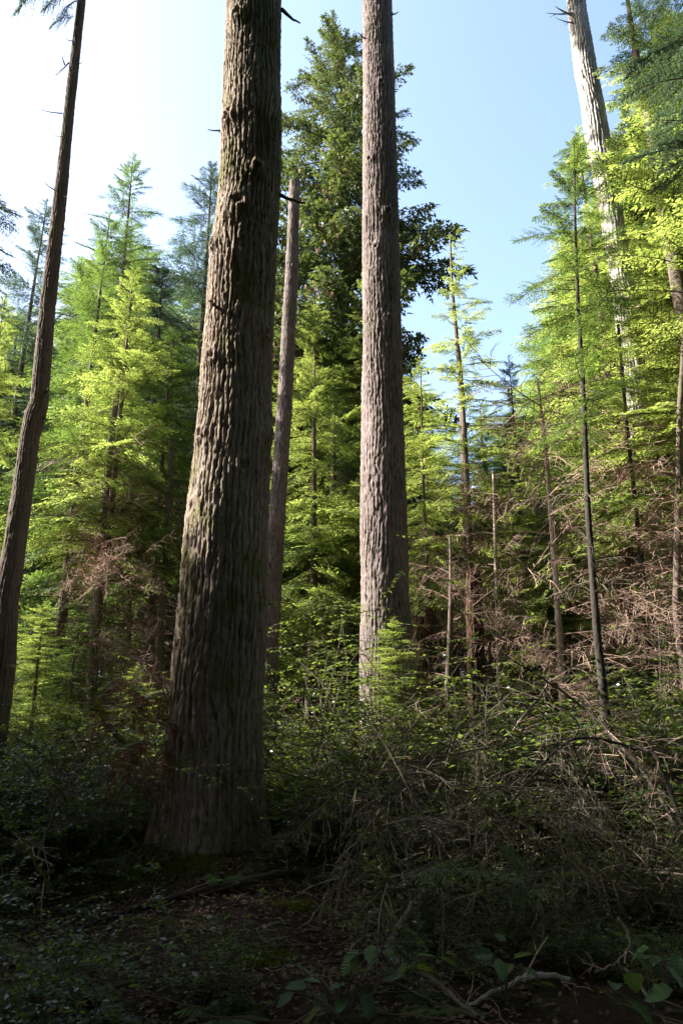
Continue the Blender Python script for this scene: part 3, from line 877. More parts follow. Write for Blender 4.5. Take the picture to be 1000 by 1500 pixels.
for (x, y) in [(-2.2, -2.6), (3.2, -2.9), (8.2, 1.2), (-7.6, -2.2), (0.6, -8), (-13, -1.5), (-13.5, -8), (13.5, -3), (-6, -10), (7, -10), (15, 4), (-10.8, 1.4), (5.6, -6), (-4.5, -6.2)]:
    plant_tree('tall', x, y, 26 + (x * 3.3 % 4), 'tall dark hemlock added outside the view with a high crown', group='tall hemlocks around the viewer', rz=(x * 5 + y) % 6.28)

for (x, y, w, h) in [(-9.2, 3.4, .62, 24), (-12.2, 2.6, .7, 26), (-7.6, .6, .6, 22), (-5.4, -1.0, .6, 24), (9.4, 5.2, .6, 22), (12.6, 8.8, .65, 24), (6.8, 1.6, .6, 24), (12, 3.5, .7, 25), (-10.2, -1.6, .7, 25), (-11.4, 5.2, .42, 20)]:
    plant_tree('tall', x, y, h, 'tall narrow dark hemlock added outside the view with a high crown', group='tall narrow hemlocks around the viewer', wide=w, rz=(x * 5 + y) % 6.28)
for (x, y, h, w) in [(9.4, 8.2, 11, .8), (7.4, 5.9, 8, .8), (9.0, 6.4, 12, .9), (-8.4, 5.4, 12, .9), (-9.6, 2.6, 14, 1.), (10.8, 9.6, 12, .9)]:
    plant_tree('dark_b', x, y, h, 'dark hemlock standing outside the view beside the viewer', group=SH, wide=w, rz=(x * 5 + y) % 6.28)

# near boughs reaching into the frame
def near_bough_tree(name, x, y, H, r0, boughs, label, mats, nz=None):
    z0 = G(x, y) - .1
    root = empty(name, (x, y, z0)); tag(root, label, 'tree')
    link('trunk', stem_geo(H, r0, 3).mesh('trunk', [M_bark_thin], True), root)
    for (p, tip, kind, roll) in boughs:
        p = np.array(p); tip = np.array(tip); d = tip - p; L = np.linalg.norm(d)
        az = math.atan2(d[1], d[0]); el = math.asin(d[2] / L) + .1
        src = HBN[kind % len(HBN)]
        g = Geo(); place(g, src, [mat4(p - np.array([x, y, z0]), az, el, roll, L / 1.6)])
        link('bough', g.mesh('bough', mats), root)
    return root


HBN = [bough(1.6, 120 + i, sp=.05, tsp=.026, tl=.06, tw=.013, width=.40, droop=.22, rough=.14, gaps=.12, thick=.014) for i in range(3)]
# right edge, high
xr, yr = 5.6, 7.6
bs = []
for i, (u, v, Y, zb) in enumerate([(905, 128, 7.4, 1.2), (930, 75, 7.8, 1.0), (950, 160, 7., 1.2), (925, 205, 7.2, .8), (965, 235, 7.6, .7), (985, 60, 7.3, .8), (950, 270, 8., .5), (990, 180, 6.8, .7), (915, 100, 8.2, 1.)]):
    tip = at(u, v, Y); bs.append(((xr, yr, tip[2] + zb * .3), tip, i, (-1) ** i * .3))
near_bough_tree('hemlock_tree', xr, yr, 15, .16, bs, 'near dark hemlock whose shaded feathery boughs hang into the top right corner', [M_blue, M_branch])  # dark bluish needles stand in for the shade on these boughs
# left edge blue-green boughs
xl, yl = -6.9, 9.6
bs = []
for i, (u, v) in enumerate([(28, 298), (32, 330), (20, 360), (26, 392), (8, 415), (12, 300), (14, 440)]):
    tip = at(u, v, 9.4 + .1 * i); bs.append(((xl, yl, tip[2] + .35), tip, i, .3 * (-1) ** i))
near_bough_tree('fir_tree', xl, yl, 12, .14, bs, 'dark blue-green boughs reaching in at the left picture edge', [M_blue, M_branch])
# spray off the leaning trunk, top left
for i, (a, b) in enumerate([((112, 25), (70, 38)), ((113, -30), (30, -12)), ((112, -20), (58, 10)), ((114, -50), (50, -40)), ((112, 2), (90, 20)), ((113, -60), (20, 0))]):
    p = at(*a, 10.9); tip = at(*b, 10.5); d = tip - p; L = np.linalg.norm(d)
    g = Geo(); place(g, HBN[i % 3], [mat4(p - o_left, math.atan2(d[1], d[0]), math.asin(d[2] / L) + .15, .3 * (-1) ** i, L / 1.6)])
    link('bough', g.mesh('bough', [M_blue, M_branch]), left_fir)

# crowns of the tall trees above the frame
for root, pf, rz, sc_, zb in ((big_fir, pf_big, 0, 1.1, 24.), (mid_fir, pf_mid, 2., .8, 27.), (left_fir, pf_left, 4., .7, 27.)):
    c = link('crown', PROTO['tall']['crown'], root)
    c.scale = (sc_, sc_, .6); c.location = (pf[-1][2], 0, zb - 9.5 * .6); c.rotation_euler = (0, 0, rz)

# ------------------------------------------------------------------ undergrowth
def shrub_geo(seed, H=1.0, nst=8, leaf=.042, lw=.024, nl=12, spread=.55, lean=(0, 0, 0), bend=.5):
    r = np.random.default_rng(seed); g = Geo(); P, R = [], []
    for s in range(nst):
        a = r.random() * 6.28
        A = curve((r.normal(0, .06), r.normal(0, .06), 0), (math.cos(a) * spread + lean[0], math.sin(a) * spread + lean[1], 1), H * r.uniform(.6, 1.15), 9, (math.cos(a) * bend, math.sin(a) * bend, -bend), .22, r)
        P.append(A); R.append(.0065 * np.linspace(1, .35, 9))
        for t in range(9):
            k = 2 + int(t * 6.9 / 9)
            b = r.random() * 6.28
            B = curve(A[k], (math.cos(b), math.sin(b), r.uniform(-.1, .35)), min(H, 1.6) * r.uniform(.22, .42), 9, (0, 0, -.6), .25, r)
            P.append(B); R.append(.003 * np.linspace(1, .4, 9))
            T = nrm(np.gradient(B, axis=0)); sd = nrm(np.cross(T, np.array([0, 0, 1.])))
            m = nl; q = (np.arange(m) + .5) / m * 8; i0 = np.floor(q).astype(int); fr = (q - i0)[:, None]
            i1 = np.minimum(i0 + 1, 8)
            base = B[i0] * (1 - fr) + B[i1] * fr; TT = T[i0]; SS = sd[i0] * np.where(np.arange(m) % 2, 1, -1)[:, None]
            d = nrm(TT * .55 + SS + r.normal(0, .2, (m, 3))); nn = nrm(np.array([0, 0, 1.]) + r.normal(0, .4, (m, 3)))
            sd2 = nrm(np.cross(nn, d))
            v, f = kites(base, d, sd2, leaf * r.uniform(.6, 1.3, m), lw * r.uniform(.8, 1.2, m), .1, .5)
            g.add(v, f, 0, np.clip(r.normal(.45, .25, m), 0, 1))
    V, F = tubes(np.array(P), np.array(R), 3); g.add(V, F, 1, .5)
    return g


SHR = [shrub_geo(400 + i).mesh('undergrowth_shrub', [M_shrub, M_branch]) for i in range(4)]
SHRd = [dead_bough(1.1, 420 + i, nsec=15, thick=.009, curl=1.5).mesh('undergrowth_twigs', [M_twig_grey]) for i in range(3)]
SHRb = [bough(.9, 430 + i, sp=.05, tsp=.03, tl=.055, tw=.016, droop=.3).mesh('undergrowth_bough', hm2) for i in range(2)]


def scatter(name, items, pts, rots, scales, idxs):
    """one object whose points carry instanced foliage; the sources stay out of the scene"""
    c = bpy.data.collections.new(name + '_sources')
    for i, me in enumerate(items):
        c.objects.link(bpy.data.objects.new('%s_%02d' % (name, i), me))
    me = bpy.data.meshes.new(name)
    me.vertices.add(len(pts)); me.vertices.foreach_set('co', np.asarray(pts, np.float32).ravel())
    a = me.attributes.new('rot', 'FLOAT_VECTOR', 'POINT'); a.data.foreach_set('vector', np.asarray(rots, np.float32).ravel())
    a = me.attributes.new('scl', 'FLOAT', 'POINT'); a.data.foreach_set('value', np.asarray(scales, np.float32))
    a = me.attributes.new('idx', 'INT', 'POINT'); a.data.foreach_set('value', np.asarray(idxs, np.int32))
    o = link(name, me)
    ng = bpy.data.node_groups.new(name, 'GeometryNodeTree')
    ng.interface.new_socket('Geometry', in_out='INPUT', socket_type='NodeSocketGeometry')
    ng.interface.new_socket('Geometry', in_out='OUTPUT', socket_type='NodeSocketGeometry')
    gi = ng.nodes.new('NodeGroupInput'); go = ng.nodes.new('NodeGroupOutput')
    ip = ng.nodes.new('GeometryNodeInstanceOnPoints'); ci = ng.nodes.new('GeometryNodeCollectionInfo')
    ci.inputs['Collection'].default_value = c
    ci.inputs['Separate Children'].default_value = True; ci.inputs['Reset Children'].default_value = True
    ip.inputs['Pick Instance'].default_value = True

    def attr(nm, ty):
        n = ng.nodes.new('GeometryNodeInputNamedAttribute'); n.data_type = ty; n.inputs[0].default_value = nm
        return [s for s in n.outputs if s.enabled][0]
    L = ng.links.new
    L(gi.outputs[0], ip.inputs['Points']); L(ci.outputs[0], ip.inputs['Instance'])
    L(attr('idx', 'INT'), ip.inputs['Instance Index'])
    er = ng.nodes.new('FunctionNodeEulerToRotation'); L(attr('rot', 'FLOAT_VECTOR'), er.inputs[0]); L(er.outputs[0], ip.inputs['Rotation'])
    L(attr('scl', 'FLOAT'), ip.inputs['Scale'])
    L(ip.outputs[0], go.inputs[0])
    md = o.modifiers.new('scatter', 'NODES'); md.node_group = ng
    tag(o, kind='stuff')
    return o


rg = np.random.default_rng(21)
pts, rots, scl, idx = [], [], [], []
def addp(x, y, dz, s, i, rx=0., ry=0., rz=None):
    pts.append((x, y, G(x, y) + dz)); rots.append((rx, ry, rg.random() * 6.28 if rz is None else rz)); scl.append(s); idx.append(i)
for k in range(1500):
    y = 3.6 + 16 * rg.random() ** 1.3; x = rg.uniform(-.62, .68) * y
    # clearing left of and before the thick trunk
    if x < .35 and y < 8.6 and x > -2.6 + .0 * y:
        if rg.random() < .93 or y > 5.2: continue
    if x < -2.2 and y < 6.3 and rg.random() < .7: continue
    if (x + 1.46) ** 2 + (y - 8.5) ** 2 < 1.1 or (x - .8) ** 2 + (y - 12.5) ** 2 < .4: continue
    if y < 4.5 and (-.7 < x < .95 or x > 1.5) or y < 5 and .5 < x < 1.9: continue
    s = rg.uniform(.6, 1.15)
    if y > 7.5: s *= 1.35
    if y > 10: s *= 1.15
    if .4 < x < 3.2 and 5.6 < y < 8.6: s *= .62
    if rg.random() < .12: s *= 1.35
    if x > .4 and y < 6.2: s = rg.uniform(.28, .62)
    if x > .3 and 6.5 < y < 12: s *= 1.12
    t = rg.random()
    if t < .80: addp(x, y, -.05, s, int(rg.integers(4)), rg.normal(0, .15), rg.normal(0, .15))
    elif t < .87: addp(x, y, rg.uniform(.0, .7) * s, s * rg.uniform(.6, 1.1), 4 + int(rg.integers(3)), 0, rg.normal(-.5, .5))
    else: addp(x, y, rg.uniform(.1, .6), s * .9, 7 + int(rg.integers(2)), rg.normal(0, .2), rg.normal(-.3, .3))
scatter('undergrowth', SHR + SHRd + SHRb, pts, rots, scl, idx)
# ragged carpet of the farther forest floor
pts, rots, scl, idx = [], [], [], []
for k in range(900):
    y = rg.uniform(18, 55); x = rg.uniform(-.7, .7) * y
    addp(x, y, -.05, rg.uniform(1.2, 2.4) * (1 + (y - 18) / 30), int(rg.integers(4)), rg.normal(0, .15), rg.normal(0, .15))
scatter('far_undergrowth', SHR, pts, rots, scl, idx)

pts, rots, scl, idx = [], [], [], []
for k in range(210):
    y = rg.uniform(5.6, 10.5); x = rg.uniform(.2, .52 * y)
    dz = rg.uniform(.25, 1.15)
    addp(x, y, dz, rg.uniform(.5, 1.1), int(rg.integers(3)), rg.normal(0, .5), rg.normal(.1, .5))
scatter('bramble_twigs', SHRd, pts, rots, scl, idx)
pts, rots, scl, idx = [], [], [], []
for k in range(40):
    y = rg.uniform(7.2, 11); x = rg.uniform(-.55 * y, -.3 * y)
    addp(x, y, rg.uniform(.1, .9), rg.uniform(.5, 1.1), int(rg.integers(3)), rg.normal(0, .5), rg.normal(.1, .5))
scatter('shaded_bare_twigs', SHRd, pts, rots, scl, idx)

# named shrubs
def shrub(x, y, s, me, label, rz=0., tilt=(0, 0), name='huckleberry_shrub', group=None):
    o = link(name, me, None, (x, y, G(x, y) - .05)); o.scale = (s, s, s); o.rotation_euler = (tilt[0], tilt[1], rz)
    tag(o, label, 'shrub', group)
    return o


TALL = [shrub_geo(500 + i, H=2.5, nst=20, nl=18, leaf=.045, lw=.025, spread=.28, bend=.22) for i in range(2)]
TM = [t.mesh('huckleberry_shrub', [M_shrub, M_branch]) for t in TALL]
for (u, Y, s, k, lab) in [(590, 10.2, 1.6, 0, 'tall leafy shrub in front of the straight centre trunk\'s base'),
                          (455, 10., 1.5, 1, 'tall dark shrub right beside the thickest trunk'),
                          (515, 9.2, 1.25, 0, 'dark bushy shrub in the gap between the two thick trunks'),
                          (975, 9.2, 1.35, 1, 'sunlit yellow-green shrub under the arching branch at right'),
                          (905, 6.4, .55, 0, 'glossy-leaved low shrub in the lower right, catching small highlights'),
                          (730, 8.6, .8, 1, 'low dark leafy shrub in the middle of the bramble tangle'),
                          (60, 9.6, 1.15, 0, 'dark shrub at the foot of the leaning left trunk'),
                          (190, 10.8, 1.15, 1, 'dim shrub behind the rust-brown dead fronds'),
                          (120, 8.2, .9, 1, 'shaded shrub between the leaning trunk and the thickest trunk'),
                          (20, 7.4, .8, 0, 'dark shrub at the left picture edge'),
                          (665, 10.6, 1.3, 1, 'leafy shrub before the dark rotten stump'),
                          (420, 7.6, .7, 0, 'shaded shrub touching the right side of the thickest trunk\'s base'),
                          (620, 7.4, .75, 1, 'low shrub below the shrub before the centre trunk')]:
    x = (u - 500) / 1000 * Y * .97
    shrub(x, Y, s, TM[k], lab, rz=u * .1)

# ------------------------------------------------------------------ forest-floor details
# leaf litter and fine twigs
m = 16000
x = rg.uniform(-4.5, 5.5, m); y = rg.uniform(3.2, 12, m)
x[:9000] = rg.uniform(-2.6, 1.2, 9000); y[:9000] = rg.uniform(3.6, 8.4, 9000)
x[:2500] = -1.46 + rg.normal(0, .8, 2500); y[:2500] = 7.9 + rg.normal(0, .35, 2500)
z = gz(x, y) + rg.uniform(.004, .03, m)
az = rg.random(m) * 6.28; d = nrm(np.stack([np.cos(az), np.sin(az), rg.normal(0, .25, m)], -1))
side = nrm(np.cross(nrm(np.array([0, 0, 1.]) + rg.normal(0, .35, (m, 3))), d))
g = Geo(); v, f = kites(np.stack([x, y, z], -1), d, side, rg.uniform(.02, .07, m), rg.uniform(.01, .04, m), 0, .5); g.add(v, f, 0, rg.random(m))
tag(link('leaf_litter', g.mesh('leaf_litter', [M_litter])), kind='stuff')
g = Geo(); P = []; R = []
for i in range(1300):
    x0, y0 = rg.uniform(-4.5, 5), rg.uniform(3.2, 11); a = rg.random() * 6.28; L = rg.uniform(.12, .8)
    q = np.linspace(0, 1, 6); xs = x0 + math.cos(a) * L * q + rg.normal(0, .012, 6); ys = y0 + math.sin(a) * L * q + rg.normal(0, .012, 6)
    P.append(np.stack([xs, ys, gz(xs, ys) + rg.uniform(.01, .05) + q * rg.uniform(0, .12)], -1)); R.append(rg.uniform(.002, .007) * np.linspace(1, .5, 6))
V, F = tubes(np.array(P), np.array(R), 4); g.add(V, F, 0, np.repeat(rg.random(1300), 20))
tag(link('twig_litter', g.mesh('twig_litter', [M_ltwig])), kind='stuff')
# moss cushions
g = Geo()
m = 16000
cxs = [(-2.0, 7.4, .5), (-1.5, 7.55, .4), (-2.6, 5.0, .35), (-.6, 5.3, .25), (-2.3, 7.9, .45), (-.3, 6.6, .2), (-2.0, 5.6, .25)]
w = rg.integers(0, len(cxs), m); c = np.array(cxs)[w]
x = c[:, 0] + rg.normal(0, .5, m) * c[:, 2]; y = c[:, 1] + rg.normal(0, .42, m) * c[:, 2]; z = gz(x, y) + .02
d = nrm(np.stack([rg.normal(0, .6, m), rg.normal(0, .6, m), np.ones(m)], -1)); side = nrm(np.cross(d, rg.normal(0, 1, (m, 3))))
v, f = kites(np.stack([x, y, z], -1), d, side, rg.uniform(.015, .045, m), .009); g.add(v, f, 0, rg.random(m))
tag(link('moss', g.mesh('moss', [M_moss])), kind='stuff')


def rod(name, pts, radii, label, cat, mat, seed=0, k=8, twigs=0, tl=.4, sub=6, group=None, tm=None, curlz=-.3):
    """a fallen or bent branch through world points"""
    r = np.random.default_rng(seed); pts = np.array(pts, float)
    n = len(pts); t = np.linspace(0, n - 1, (n - 1) * sub + 1)
    P = np.stack([np.interp(t, np.arange(n), pts[:, c]) for c in range(3)], -1)
    for _ in range(2): P[1:-1] = (P[:-2] + 2 * P[1:-1] + P[2:]) / 4
    P[1:-1] += r.normal(0, .006, P[1:-1].shape)
    R = np.interp(t, np.arange(n), radii)
    base = P[0].copy()
    root = empty(name, base); tag(root, label, cat, group)
    g = Geo(); V, F = tubes(P - base, R * (1 + r.normal(0, .06, len(R))), k); g.add(V, F, 0, .5, np.full(len(V), .6))
    link('stem', g.mesh('stem', [mat], True), root)
    if twigs:
        g = Geo(); PP, RR = [], []
        for i in range(twigs):
            q = r.integers(2, len(P) - 1); dd = nrm(P[min(q + 1, len(P) - 1)] - P[q - 1])
            B = curve(P[q] - base, dd * .6 + r.normal(0, .6, 3), tl * r.uniform(.3, 1.2), 7, (0, 0, curlz), .3, r); PP.append(B); RR.append(min(.006, R[q] * .5) * np.linspace(1, .35, 7))
            for j in range(3):
                C = curve(B[1 + j * 2], nrm(B[-1] - B[0]) + r.normal(0, .6, 3), tl * r.uniform(.15, .5), 7, (0, 0, curlz * 2), .35, r); PP.append(C); RR.append(.003 * np.linspace(1, .4, 7))
        V, F = tubes(np.array(PP), np.array(RR), 3); g.add(V, F, 0, np.repeat(r.random(len(PP)), 18))
        tw = link('twigs', g.mesh('twigs', [tm or M_twig]), root); tw['kind'] = 'stuff'
    return root


def on_ground(u, v):
    """where the pixel's ray meets the ground"""
    Yy = 4.
    for _ in range(400):
        p = at(u, v, Yy)
        if p[2] <= G(p[0], p[1]): return p
        Yy += .03
    return p


# long fallen branch before the thick trunk
gp = [on_ground(95, 1378), on_ground(170, 1345), on_ground(260, 1318)]
gp = [p + np.array([0, 0, .03]) for p in gp] + [at(330, 1298, 6.9), at(400, 1281, 7.1), at(440, 1276, 7.4)]
rod('fallen_branch', gp, [.012, .02, .028, .034, .038, .03], 'long dark fallen branch lying on the forest floor before the thickest trunk', 'branch', M_bark_dark, 1, 10, 6, .3)
gp = [on_ground(5, 1400) + np.array([0, 0, .06]), on_ground(60, 1440) + np.array([0, 0, .06]), on_ground(130, 1490) + np.array([0, 0, .05])]
rod('mossy_log', gp, [.06, .065, .06], 'thick moss-covered log in the bottom left corner', 'log', barkmat('mossy_bark', (.02, .02, .012), (.04, .045, .015), (.06, .06, .03), (.05, .06, .012), .9, bump=1.), 2, 12)
rod('fallen_branch', [on_ground(140, 1275) + np.array([0, 0, .05]), on_ground(210, 1270) + np.array([0, 0, .06])], [.045, .05], 'short grey log end lying left of the thickest trunk\'s foot', 'branch', M_bark_thin, 3, 8)
rod('fallen_branch', [at(660, 1500, 4.4), at(700, 1462, 4.6), at(760, 1434, 4.7), at(790, 1426, 4.8), at(834, 1434, 4.9)], [.006, .010, .014, .017, .011],
    'bleached crooked stick in the bottom right undergrowth', 'branch', M_snag, 4, 7, 3, .3)
rod('bare_branch', [at(905, 1345, 4.9), at(925, 1375, 4.8), at(915, 1400, 4.7), at(900, 1415, 4.6), at(870, 1425, 4.6)], [.012, .012, .011, .010, .005],
    'bent grey branch hooking down among leaves in the bottom right', 'branch', M_bark_thin, 5, 6, 3, .25)
rod('bare_branch', [at(905, 1412, 4.6), at(935, 1440, 4.5), at(975, 1500, 4.2)], [.009, .009, .007], 'thin straight grey stick slanting to the bottom right corner', 'branch', M_bark_thin, 6, 6)
rod('bare_branch', [at(690, 1250, 6.4), at(800, 1110, 6.8), at(838, 1080, 6.9), at(880, 1082, 6.9), at(930, 1096, 6.9), at(958, 1102, 6.8), at(970, 1135, 6.7), at(1000, 1210, 6.5)],
    [.006, .010, .014, .016, .018, .02, .022, .024], 'dark arching branch looping over the undergrowth at right', 'branch', M_bark_dark, 7, 6, 22, .6)
rod('bare_branch', [at(740, 960, 8.2), at(820, 1010, 8.), at(880, 1060, 7.7), at(925, 1110, 7.4), at(975, 1180, 7.0), at(1010, 1260, 6.7)],
    [.008, .012, .016, .02, .026, .03], 'dark branch slanting down towards the right picture edge', 'branch', M_bark_dark, 8, 6, 20, .6)
rod('fallen_branch', [at(735, 1090, 9.), at(770, 1045, 9.2), at(792, 1018, 9.3), at(806, 994, 9.5)], [.010, .016, .014, .010], 'pale sunlit bare stick slanting up in the brush at centre right', 'branch', M_bark_pale, 9, 6, 10, .4)
rod('bare_branch', [at(525, 1040, 6.8), at(560, 1080, 6.6), at(600, 1160, 6.2), at(640, 1230, 5.9), at(655, 1290, 5.6)], [.005, .008, .011, .013, .015],
    'dark thin branch curving down through the shrubs at centre', 'branch', M_branch, 10, 5, 14, .5, tm=M_twig_grey)
rod('bare_branch', [at(560, 1125, 6.5), at(590, 1080, 6.6), at(640, 1025, 6.8)], [.007, .007, .004], 'thin pale twig sloping up to the right before the centre shrubs', 'branch', M_twig_grey, 11, 5, 5, .3)
rod('bare_branch', [at(580, 1120, 6.2), at(690, 1100, 6.6), at(760, 1085, 7.0)], [.006, .008, .005], 'long thin grey twig lying nearly level across the bramble tangle', 'branch', M_twig_grey, 12, 5, 14, .5, tm=M_twig_grey)
rod('bare_branch', [at(645, 1300, 5.6), at(650, 1360, 5.4), at(645, 1420, 5.2)], [.005, .007, .008], 'upright bare stem in the dark below the centre shrubs', 'branch', M_twig_grey, 13, 5, 10, .35, tm=M_twig_grey)
rod('mossy_branch', [at(140, 1020, 8.6), at(155, 1060, 8.4), at(180, 1085, 8.2), at(200, 1120, 8.)], [.03, .035, .03, .02], 'moss-hung bent branch left of the thickest trunk', 'branch', M_moss, 14, 7, 8, .5)
rod('bare_branch', [at(55, 1260, 6.6), at(80, 1180, 6.8), at(95, 1160, 6.9), at(120, 1110, 7.2)], [.012, .010, .008, .004], 'thin bare branch rising in the dark at lower left', 'branch', M_twig_grey, 15, 5, 12, .5, tm=M_twig_grey)
rod('bare_branch', [at(20, 1210, 6.2), at(50, 1260, 6.0), at(75, 1300, 5.8)], [.008, .010, .009], 'short mossy stick leaning in the dark at the left', 'branch', M_moss, 16, 5, 6, .35)
rod('fallen_branch', [at(700, 1490, 4.1), at(640, 1440, 4.6), at(560, 1395, 5.0), at(600, 1330, 5.5), at(622, 1305, 5.7)], [.01, .014, .02, .024, .02], 'lichen-covered broken branch behind the broad-leaved plant', 'branch', M_bark_thin, 17, 7, 8, .35, tm=M_twig_grey)

# arched dead sprays: the tangle in the middle right
r = np.random.default_rng(61)
for j, (u, v, Y, n, lab) in enumerate([(660, 870, 10.2, 44, 'leaning dead bough with comb-like sunlit twigs beside the dark rotten stump'),
                                       (760, 960, 9.9, 36, 'dead bough with twisted sunlit twigs below the thin leaning dead stem'),
                                       (720, 1120, 8.6, 26, 'lichen-grey twig tangle in front of the pale slanting stick'),
                                       (790, 1180, 7.8, 26, 'drooping arched grey twigs hanging in the centre of the bramble'),
                                       (850, 1190, 8.2, 22, 'bundle of hanging dead twigs right of the drooping arched ones'),
                                       (960, 1190, 8.4, 12, 'small sunlit bunch of bare twigs under the arching branch'),
                                       (560, 1150, 7.2, 14, 'bare twigs poking from the centre shrubs'),
                                       (150, 840, 12.3, 42, 'sunlit drooping dead twigs in front of the reddish thin stem'),
                                       (212, 985, 8.6, 16, 'pinkish bare twig knot left of the thickest trunk'),
                                       (930, 930, 10.2, 30, 'dead bough of pinkish bare twigs low at the right edge')]):
    p = at(u, v, Y); root = empty('dead_bough', p); tag(root, lab, 'branch')
    g = Geo()
    for i in range(n):
        a = r.random() * 6.28
        if j < 2:   # strung along a falling line
            q = (i / n - .2); loc = (q * 1.9, r.normal(0, .1), -q * 1.5)
            place(g, DB[i % 4], [mat4(loc, r.normal(-.2, .9), r.normal(.1, .5), r.random() * 6, r.uniform(.2, .42))])
        else:
            place(g, DB[i % 4], [mat4((r.normal(0, .35), r.normal(0, .3), r.normal(0.15, .25)), a, r.normal(-.2, .5), r.random() * 6, r.uniform(.35, .75))])
    link('twigs', g.mesh('twigs', [M_twig if j in (0, 1, 5, 7, 8, 9) else M_twig_grey]), root)['kind'] = 'stuff'

# rust-brown dead fronds
rustb = [bough(.9, 700 + i, sp=.05, tsp=.03, tl=.07, tw=.015, droop=.5, gaps=.3) for i in range(2)]
for j, (u, v, Y, lab) in enumerate([(190, 1010, 8.6, 'rust-red dead fronds behind the mossy bent branch'), (222, 1085, 7.9, 'rust-brown dead boughs hanging close to the thickest trunk\'s left side'),
                                    (950, 1420, 4.9, 'small orange-brown withered leaves at the lower right')]):
    p = at(u, v, Y); root = empty('withered_fronds', p); tag(root, lab, 'plant'); g = Geo()
    for i in range(9 if j < 2 else 3):
        place(g, rustb[i % 2], [mat4((r.normal(0, .15), r.normal(0, .15), r.normal(0, .15)), r.random() * 6.28, r.uniform(-.9, .2), r.normal(0, .3), r.uniform(.4, .9) * (1 if j < 2 else .25))])
    link('fronds', g.mesh('fronds', [M_rust, M_branch]), root)['kind'] = 'stuff'


# broad-leaved plants: each leaf a part
def leaf_mesh(L, W, seed, mat, serr=True):
    r = np.random.default_rng(seed)
    n = 9; t = np.linspace(0, 1, n)
    w = W / 2 * np.sin(PI * t ** .8) ** .75; w[0] = .002; w[-1] = .001
    if serr: w[1:-1] *= 1 + .08 * np.where(np.arange(n - 2) % 2, 1, -1)
    cz = -.25 * L * t ** 2
    rows = []
    for k, q in ((-1, 1), (-.5, .5), (0, 0), (.5, .5), (1, 1)):
        rows.append(np.stack([t * L, k * w, cz + .18 * abs(k) * w + .004 * np.sin(t * 26) * abs(k)], -1))
    V = np.stack(rows, 0); idx = np.arange(V.shape[0] * n).reshape(V.shape[0], n)
    F = np.stack([idx[:-1, :-1], idx[1:, :-1], idx[1:, 1:], idx[:-1, 1:]], -1).reshape(-1, 4)
    g = Geo(); g.add(V, F, 0, .35 + .4 * r.random()); return g.mesh('leaf', [mat], True)


LEAF = [leaf_mesh(.13, .075, i, M_big) for i in range(3)] + [leaf_mesh(.12, .06, 7, M_big2), leaf_mesh(.09, .075, 8, M_big, False)]


def broad_plant(name, base, leaves, label, seed, size=1.):
    """leaves: [(u, v, Y, heading, tilt, kind, scale)]"""
    r = np.random.default_rng(seed); base = np.array(base); root = empty(name, base); tag(root, label, 'plant')
    g = Geo()
    for (u, v, Y, az, el, k, s) in leaves:
        p = at(u, v, Y) - base
        mid = p * .55 + np.array([0, 0, .10]) + r.normal(0, .02, 3)
        q = np.linspace(0, 1, 8)[:, None]
        P = (1 - q) ** 2 * 0 + 2 * q * (1 - q) * mid + q * q * p
        V, F = tubes(P, .0035 * np.linspace(1.2, .5, 8), 5); g.add(V, F, 0, .5)
        lf = link('leaf', LEAF[k], root, p); lf.scale = (s * size,) * 3; lf.rotation_euler = (r.normal(0, .35), -el, az)
    link('stem', g.mesh('stem', [M_branch]), root)


r = np.random.default_rng(8)
B1 = at(500, 1490, 4.2); B1[2] = G(B1[0], 4.2)
lv = []
for (u, v, a) in [(525, 1392, 3.6), (543, 1385, 4.6), (520, 1398, 4.2), (562, 1392, 5.2), (610, 1400, .2), (620, 1404, 3.3), (596, 1408, 3.5), (640, 1402, .3), (480, 1432, 3.3), (470, 1440, 3.0),
                  (500, 1430, .2), (485, 1450, .8), (475, 1455, 4.2), (450, 1446, 3.1), (535, 1452, 4.9), (550, 1448, 5.2), (455, 1430, 2.8), (520, 1440, .5), (560, 1436, .1), (600, 1425, .4), (430, 1455, 3.4), (505, 1462, 4.4), (470, 1475, 3.6), (610, 1418, 5.6)]:
    lv.append((u, v, 4.1 + r.random() * .3, a, r.normal(-.2, .35), int(r.choice([0, 1, 2, 3])), r.uniform(.75, 1.25)))
broad_plant('salmonberry_plant', B1, lv, 'broad-leaved green plant at the bottom centre, its leaves spread in layers', 1)
B2 = at(740, 1500, 4.6); B2[2] = G(B2[0], 4.6)
broad_plant('salmonberry_plant', B2, [(722, 1398, 4.5, 3.3, .1, 0, .9), (733, 1380, 4.5, 1.4, .5, 4, .9), (728, 1405, 4.4, 4.8, -.4, 1, 1.), (752, 1404, 4.4, .3, .3, 3, 1.1), (750, 1412, 4.4, 3.7, -.3, 3, 1.), (768, 1418, 4.5, 5.6, -.2, 2, .7), (790, 1440, 4.4, 0, 0, 2, .7)],
            'small plant with a pair of round toothed leaves left of the bleached stick', 2)
B3 = at(965, 1500, 4.3); B3[2] = G(B3[0], 4.3)
broad_plant('salmonberry_plant', B3, [(u, v, 4.2 + .3 * r.random(), r.random() * 6.28, r.normal(-.2, .3), int(r.choice([0, 1, 2, 4])), r.uniform(.9, 1.5)) for u, v in
                                      [(962, 1400), (975, 1415), (985, 1430), (940, 1405), (955, 1435), (992, 1398), (925, 1425), (900, 1440), (930, 1395), (985, 1450), (870, 1445), (995, 1420), (950, 1388), (915, 1460)]],
            'broad-leaved plant with big bluish leaves in the bottom right corner', 3)
B4 = at(370, 1500, 4.3); B4[2] = G(B4[0], 4.3)
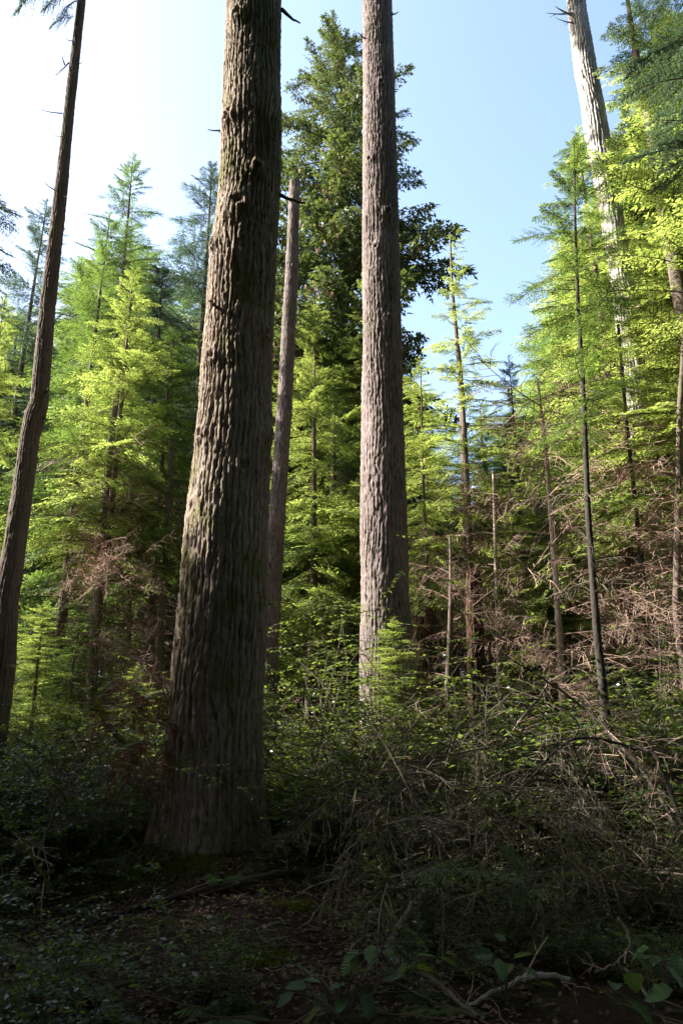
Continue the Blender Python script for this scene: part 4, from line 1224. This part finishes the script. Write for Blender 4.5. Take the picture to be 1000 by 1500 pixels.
broad_plant('salmonberry_plant', B4, [(u, v, 4.3 + .2 * r.random(), r.random() * 6.28, r.normal(-.1, .3), 3, r.uniform(.8, 1.2)) for u, v in [(355, 1470), (372, 1465), (365, 1480), (385, 1478), (340, 1490), (350, 1415)]],
            'low yellow-green leaf cluster at the bottom, left of centre', 4)
B5 = at(65, 1470, 4.9); B5[2] = G(B5[0], 4.9)
broad_plant('salmonberry_plant', B5, [(u, v, 4.9 + .2 * r.random(), r.random() * 6.28, r.normal(0, .3), 4, r.uniform(.4, .65)) for u, v in [(70, 1398), (62, 1410), (45, 1413), (78, 1405), (60, 1425), (40, 1430), (85, 1442), (55, 1445), (20, 1440), (90, 1430)]],
            'small-leaved seedling beside the mossy log at lower left', 5)
# low glossy plants in front of the trunk
for (u, v, s, k, lab) in [(275, 1425, .42, 0, 'low glossy-leaved plant on the litter at the bottom, below the thickest trunk'),
                          (330, 1440, .40, 1, 'second low glossy plant, beside the yellow-green leaf cluster'),
                          (120, 1320, .3, 1, 'tiny bluish seedling clump left of the fallen branch'),
                          (390, 1370, .42, 0, 'small dark shrub right of the fallen branch'),
                          (215, 1245, .5, 1, 'low leafy sprout against the left of the thickest trunk\'s foot'),
                          (375, 1255, .5, 0, 'low leafy sprout against the right of the thickest trunk\'s foot'),
                          (20, 1350, .4, 0, 'small dark shrub at the left edge above the mossy log')]:
    p = on_ground(u, v + 25)
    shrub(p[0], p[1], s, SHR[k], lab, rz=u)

# small fern at the trunk's foot
def fern(p, s, n, label, seed, azs=None):
    r = np.random.default_rng(seed); root = empty('fern', p); tag(root, label, 'fern')
    for i in range(n):
        L = s * r.uniform(.8, 1.1); a = azs[i] if azs else i * 6.28 / n + r.normal(0, .2)
        q = np.linspace(0, 1, 8); A = np.stack([L * q * .9, 0 * q, L * (.55 * q - .5 * q * q)], -1)
        g = Geo(); V, F = tubes(A, .003 * (1 - .7 * q), 4); g.add(V, F, 0, .3)
        m = 22; t = (np.arange(m) + 1) / (m + 1); b = np.stack([L * t * .9, 0 * t, L * (.55 * t - .5 * t * t)], -1)
        for sg in (-1, 1):
            d = nrm(np.stack([.35 + 0 * t, sg * np.ones(m), -.15 + r.normal(0, .05, m)], -1)); sd = nrm(np.cross(np.array([0, 0, 1.]), d))
            v, f = kites(b, d, sd, L * .24 * np.sin(PI * (t * .85 + .12)) + .01, L * .035, .1); g.add(v, f, 0, .6)
        fr = link('frond', g.mesh('frond', [M_fern]), root); fr.rotation_euler = (0, 0, a)


pf_ = at(325, 1290, 7.0)
fern((pf_[0], 7.0, pf_[2]), .26, 5, 'small bright fern at the foot of the thickest trunk', 1, [0.1, .6, 3.0, 2.5, 4.4])
pf_ = on_ground(330, 1495)
fern(pf_, .3, 6, 'low fern at the bottom edge left of the broad-leaved plant', 2)
pf_ = on_ground(640, 1480)
fern(pf_, .3, 7, 'low fern below the broad-leaved plant\'s right side', 3)
